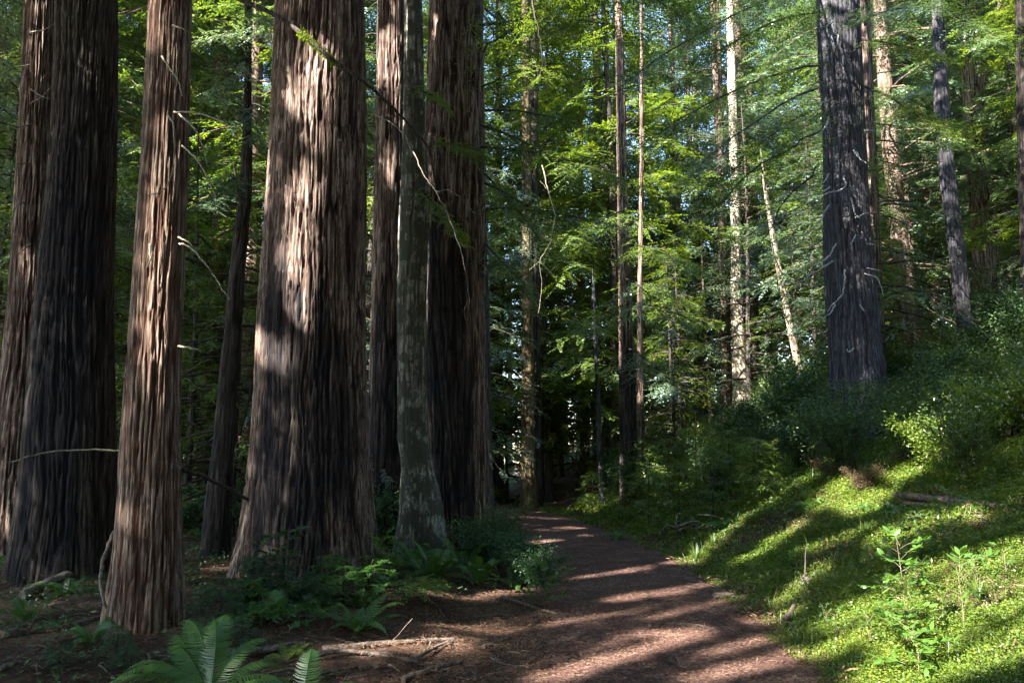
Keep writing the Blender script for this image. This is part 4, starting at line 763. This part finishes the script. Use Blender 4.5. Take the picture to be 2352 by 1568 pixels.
# leafy boughs growing from trunks: (tree, start point, end pixel, end depth, twigs, twig length, material)
def leafy_bough(key, a, b, n=22, twl=.55, sub=4, ll=.05, lw=.016, matn='conifer', r=.03, droop=.15, name='bough'):
    n = int(n * 1.9); sub += 1; lw *= 1.5; ll *= 1.2
    rt, org, rows = RT[key]; pa, pb = P(*a), P(*b); d = pb - pa; L = math.hypot(d[0], d[1]); az = math.atan2(d[1], d[0])
    rb = MB(); lv = MB(); bough(lv, rb, pa, az, L, d[2] / L + droop, droop, n, twl, sub, ll, lw, r, 5, 0, .12)
    b_ = rb.build(name, M['darkbark'], rt, org); f = lv.build('foliage', M[matn], b_, org)
for a, b, n, tw, m in [((1880, 40, 17.6), (1640, 130, 12), 26, 1.0, 'conifer'), ((1885, 150, 17.6), (1480, 330, 12.5), 34, 1.1, 'conifer'), ((1885, 200, 17.6), (1560, 430, 13), 34, 1.1, 'conifer_blue'), ((1890, 300, 17.6), (1600, 520, 13.5), 28, .9, 'conifer'), ((1880, -60, 17.8), (1500, 80, 12), 30, 1.1, 'conifer'),
                    ((1970, 90, 17.8), (2150, 130, 16), 24, .9, 'conifer'), ((1975, 60, 17.8), (2100, 20, 14), 24, .9, 'conifer_blue'), ((1880, -160, 18), (1360, 20, 11.5), 34, 1.2, 'conifer'), ((1880, -30, 17.8), (1420, 200, 12), 34, 1.0, 'conifer_blue'), ((1885, 250, 17.6), (1650, 420, 13), 28, .9, 'conifer'), ((1890, 380, 17.6), (1700, 640, 14), 22, .8, 'conifer_blue'), ((1985, 200, 17.8), (2200, 330, 15), 30, 1.0, 'conifer'), ((1985, -40, 17.8), (2300, 90, 14), 34, 1.1, 'conifer')]:
    leafy_bough('O', a, b, n, tw, 5, .06, .018, m)
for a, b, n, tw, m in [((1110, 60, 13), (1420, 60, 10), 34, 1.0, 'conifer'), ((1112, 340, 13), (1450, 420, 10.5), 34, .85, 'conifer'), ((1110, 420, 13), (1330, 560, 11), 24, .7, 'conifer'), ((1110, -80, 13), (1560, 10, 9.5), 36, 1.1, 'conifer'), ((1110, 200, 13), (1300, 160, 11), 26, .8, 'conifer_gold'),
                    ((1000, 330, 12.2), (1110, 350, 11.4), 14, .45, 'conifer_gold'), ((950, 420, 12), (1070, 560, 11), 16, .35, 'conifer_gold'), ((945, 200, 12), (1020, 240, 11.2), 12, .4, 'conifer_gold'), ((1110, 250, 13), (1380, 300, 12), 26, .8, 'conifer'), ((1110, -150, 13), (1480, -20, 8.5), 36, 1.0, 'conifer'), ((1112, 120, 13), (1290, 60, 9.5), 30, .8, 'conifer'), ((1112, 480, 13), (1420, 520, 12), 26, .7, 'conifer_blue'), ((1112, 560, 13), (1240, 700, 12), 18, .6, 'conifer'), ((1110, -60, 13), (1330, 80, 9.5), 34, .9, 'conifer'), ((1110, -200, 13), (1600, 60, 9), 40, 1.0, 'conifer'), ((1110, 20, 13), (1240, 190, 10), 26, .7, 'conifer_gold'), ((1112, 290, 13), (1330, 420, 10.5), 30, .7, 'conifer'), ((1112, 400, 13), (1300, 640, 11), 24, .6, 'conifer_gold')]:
    leafy_bough('G3' if a[0] > 1050 else 'G2', a, b, n, tw, 4, .045, .014, m, .022)
for a, b, n, tw, m in [((1210, 520, 25), (1330, 620, 21), 20, 1.2, 'conifer'), ((1210, 400, 25), (1180, 640, 21), 20, 1.2, 'conifer_blue')]:
    leafy_bough('I', a, b, n, tw, 5, .07, .022, m)
for a, b, n, tw, m in [((1440, 640, 22.3), (1560, 760, 18), 26, 1.2, 'conifer_blue'), ((1440, 700, 22.3), (1300, 780, 19), 24, 1.1, 'conifer'), ((1440, 560, 22.3), (1600, 620, 19), 26, 1.2, 'conifer'), ((1440, 800, 22.3), (1560, 900, 19), 22, 1.0, 'conifer_blue'), ((1440, 480, 22.3), (1320, 560, 19), 24, 1.1, 'conifer')]:
    leafy_bough('J', a, b, n, tw, 5, .07, .022, m)
for a, b, n, tw, m in [((1775, 560, 27), (1700, 520, 24), 12, .9, 'conifer_blue'), ((1765, 480, 27), (1840, 470, 24), 12, .9, 'conifer'), ((1800, 680, 27), (1860, 700, 24.5), 10, .8, 'conifer_blue'), ((1762, 440, 27), (1740, 330, 25), 10, .8, 'conifer')]:
    leafy_bough('N', a, b, n, tw, 4, .07, .022, m)
for a, b in [((570, 60, 12.2), (470, 110, 9.5)), ((570, 30, 12.2), (610, 90, 10)), ((568, 130, 12.2), (480, 230, 10.5)), ((570, 240, 12.2), (600, 330, 11)), ((560, 400, 12.2), (470, 470, 11))]:
    leafy_bough('D', a, b, 18, .6, 4, .045, .014, 'conifer_blue', .02)
# bare and mossy branches across the view
rt, org = bundle('mossy_branch', [[(520, -12, 8.2), (620, 30, 8.0), (690, 75, 7.9), (760, 135, 7.8), (830, 185, 7.9), (900, 245, 8.2), (950, 300, 8.5), (985, 345, 8.8), (1000, 430, 9.2)]], 8, .028, .012, 'darkbark', 'long bare branch with a bright mossy patch crossing in front of the broadest redwood')
mb = MB(); n = 1500; t = R.random(n); pc = spline([P(690, 74, 7.88), P(735, 112, 7.85), P(775, 150, 7.82)], 40); p = pc[(t * 39).astype(int)] + R.normal(0, .02, (n, 3)) + A(0, 0, -.004); d = nrm(R.normal(0, 1, (n, 3)) - A(0, 0, .6)); leaves(mb, p, d, nrm(np.cross(d, R.normal(0, 1, (n, 3)))), R.uniform(.02, .05, n), .008); mb.build('moss', M['moss'], rt, org)
bundle('bare_branch', [[(848, 262, 9.6), (880, 272, 9.4), (925, 305, 9.2), (950, 350, 9.1), (975, 405, 9.0), (1000, 440, 9.0), (1035, 510, 9.0), (1060, 580, 9.0), (1075, 660, 9.0), (1078, 715, 9.0)], [(1075, 690, 9), (1066, 715, 9.0), (1072, 740, 9)], [(1000, 440, 9), (1040, 440, 8.9), (1090, 490, 8.9)]], 9,   .010, .004, 'deadwood', 'pale curving bare branch hanging in front of the lichen covered trunk')
bundle('bare_branch', [[(1245, 380, 10.5), (1262, 450, 10.4), (1275, 500, 10.4), (1262, 560, 10.4), (1240, 600, 10.4), (1245, 650, 10.4), (1238, 720, 10.4)], [(1262, 440, 10.4), (1240, 415, 10.4)], [(1272, 500, 10.4), (1290, 530, 10.4)], [(1240, 600, 10.4), (1270, 630, 10.4), (1300, 650, 10.4)], [(1240, 600, 10.4), (1215, 620, 10.4)]], 10, .008, .003, 'twig', 'crooked bare twig hanging in the sun right of the trailside redwood')
bundle('hanging_branch', [[(1220, -10, 8.5), (1235, 60, 8.5), (1245, 130, 8.6), (1240, 190, 8.7)], [(1340, -10, 8.5), (1352, 50, 8.5), (1350, 120, 8.6)]], 8.5, .012, .004, 'darkbark', 'dark bare branches hanging from the top edge over the trail')
# fallen dead branch on the grass
dl = [[(1530, 1205), (1570, 1213), (1630, 1210), (1668, 1214)], [(1555, 1208), (1600, 1196), (1620, 1206), (1655, 1204)], [(1530, 1206), (1515, 1225), (1500, 1248)], [(1552, 1208), (1553, 1190), (1562, 1172)], [(1555, 1218), (1590, 1206), (1610, 1202)], [(1625, 1208), (1618, 1228), (1600, 1250)], [(1600, 1182), (1640, 1184), (1664, 1196)]]
g0 = G(1590, 1245); rt = root('dead_branch_pile', tuple(g0), 'tangled grey dead branches lying on the grass beside the trail', 'branches')
for pl in dl:
    mb = MB(); tube(mb, [P(x, y, g0[1] + (i % 3 - 1) * .12) for i, (x, y) in enumerate(pl)], .016, .008, 16, 5, .006); mb.build('limb', M['deadwood'], rt, g0, smooth=True)
# small weathered stump with a spike
g = G(1850, 1352); rt = root('broken_stump', tuple(g), 'small broken pinkish stump with a tall thin splinter in the grass beside the trail', 'stump')
mb = MB(); tube(mb, [A(0, 0, -.05), A(.01, 0, .05), A(.02, 0, .11)], .09, .05, 8, 9, .006); mb.build('stump', M['deadwood'], rt, smooth=True)
mb = MB(); tube(mb, [A(0, 0, .05), A(.01, 0, .25), A(.035, 0, .48)], .012, .002, 8, 5, .002); mb.build('splinter', M['deadwood'], rt, smooth=True)
mb = MB(); tube(mb, [A(.02, 0, .05), A(.12, 0, .16), A(.2, 0, .18)], .01, .004, 8, 5, .004); mb.build('splinter', M['deadwood'], rt, smooth=True)
# ------------------------------------------------------------------ ground cover, grass and litter
def scatter(n, xr, yr, keep):
    x = R.uniform(*xr, n); y = R.uniform(*yr, n); k = keep(x, y) & (np.abs(x) < .70 * y + 1.0); return x[k], y[k]
mb = MB()
for (n, xr, yr, s) in [(520000, (.5, 6.6), (3.2, 8), .019), (420000, (1.5, 11), (8, 14), .030), (280000, (.5, 17), (14, 26), .055)]:
    x, y = scatter(n, xr, yr, lambda x, y: x - pathx(y) - hw(y) > -.10 + .35 * (fbm(x * 3, y * 3, 1) - .5))
    d = x - bankx(y) - 1.05; dens = fbm(x * 1.3 + 3, y * 1.3 + 3, 3); k = (R.random(len(x)) < np.clip(1.9 * dens + .15, 0, 1) * np.clip(1.25 - (fbm(x * 1.1 + 20, y * 1.1 + 20, 3) - .5) * 5, .15, 1)); k &= (d > .25) | (R.random(len(x)) < .35); x, y, d, dens = x[k], y[k], d[k], dens[k]
    z = h(x, y) + R.random(len(x)) ** 1.3 * (.02 + .16 * dens * np.clip(d * 1.2 + .15, .2, 1)) * (1 + s * 6)
    dd = nrm(np.stack([R.normal(0, 1, len(x)), R.normal(0, 1, len(x)), R.normal(.15, .45, len(x))], 1)); wv = nrm(np.cross(dd, A(0, 0, 1) + R.normal(0, .45, dd.shape)))
    leaves(mb, np.stack([x, y, z], 1), dd, wv, s * R.lognormal(0, .35, len(x)), s * .75)
tag(mb.build('ground_cover', M['sorrel']), 'small leaved green ground cover over the bank right of the trail', 'ground cover', kind='stuff')
mb = MB()
for (n, yr) in [(70000, (3.2, 10)), (50000, (10, 24))]:
    x, y = scatter(n, (.8, 16), yr, lambda x, y: (x - pathx(y) - hw(y) > .05) & (fbm(x * .9 + 7, y * .9 + 7, 4) + .25 * (R.random(len(x)) - .5) > .46))
    dd = nrm(np.stack([R.normal(0, .35, len(x)), R.normal(0, .35, len(x)), np.ones(len(x))], 1)); wv = nrm(np.stack([R.normal(0, 1, len(x)), R.normal(0, 1, len(x)), R.normal(0, .2, len(x))], 1))
    leaves(mb, np.stack([x, y, h(x, y)], 1), dd, wv, R.uniform(.04, .15, len(x)) * (1 + (R.random(len(x)) < .06)), .0022 + .0007 * y)
tag(mb.build('grass', M['grass']), 'thin grass blades growing through the ground cover', 'grass', kind='stuff')
mb = MB()
for (n, xr, yr, s, kp) in [(60000, (-6, 4), (3, 9), .028, None), (60000, (-9, 4), (9, 18), .04, None), (110000, (-1, 4), (3, 10), .026, 'p'), (30000, (-1, 4), (10, 20), .035, 'p'), (16000, (-15, 6), (16, 28), .07, None)]:
    x, y = scatter(n, xr, yr, lambda x, y: (x - pathx(y) < 1.15) & ((np.abs(x - pathx(y)) > .75 + .5 * (fbm(x * 2, y * 2, 2))) | (kp == 'p') | (R.random(len(x)) < .12)))
    dd = nrm(np.stack([R.normal(0, 1, len(x)), R.normal(0, 1, len(x)), R.normal(0, .12, len(x))], 1)); wv = nrm(np.cross(dd, A(0, 0, 1) + R.normal(0, .25, dd.shape)))
    L = s * R.lognormal(0, .5, len(x)); leaves(mb, np.stack([x, y, h(x, y) + .017 + R.random(len(x)) * .02], 1), dd, wv, L, s * R.uniform(.12, .4, len(x)))
x, y = scatter(70000, (.5, 12), (3.2, 16), lambda x, y: x - pathx(y) - hw(y) > -.2)
k = R.random(len(x)) < np.clip((fbm(x * 1.1 + 20, y * 1.1 + 20, 3) - .42) * 5, .06, 1); x, y = x[k], y[k]
dd = nrm(np.stack([R.normal(0, 1, len(x)), R.normal(0, 1, len(x)), R.normal(0, .35, len(x))], 1)); wv = nrm(np.cross(dd, A(0, 0, 1) + R.normal(0, .35, dd.shape)))
L = .05 * R.lognormal(0, .5, len(x)); leaves(mb, np.stack([x, y, h(x, y) + .02 + R.random(len(x)) * .10], 1), dd, wv, L, .05 * R.uniform(.08, .35, len(x)))
tag(mb.build('leaf_litter', M['litter']), 'brown redwood needles and bark flakes strewn over the forest floor', 'litter', kind='stuff')
mb = MB()
x, y = scatter(60000, (-13, 1.6), (3.5, 22), lambda x, y: (x - pathx(y) < -1.2 - .5 * fbm(x, y, 1)) & (fbm(x * .8 + 2, y * .8 + 2, 6) > .45 - .1 * (x < -2.5)) & ~((x > -1.2) & (y < 8.5)))
dd = nrm(np.stack([R.normal(0, 1, len(x)), R.normal(0, 1, len(x)), R.normal(.1, .3, len(x))], 1)); wv = nrm(np.cross(dd, A(0, 0, 1) + R.normal(0, .4, dd.shape)))
leaves(mb, np.stack([x, y, h(x, y) + R.random(len(x)) * .14], 1), dd, wv, R.uniform(.03, .07, len(x)), .02)
tag(mb.build('low_undergrowth', M['broad']), 'low dark leafy undergrowth among the trunks left of the trail', 'undergrowth', kind='stuff')
for p_ in PROTO + SMALL + SHR:
    if p_.name not in used: p_.location.y = -60
print('script done', len(sc.objects))
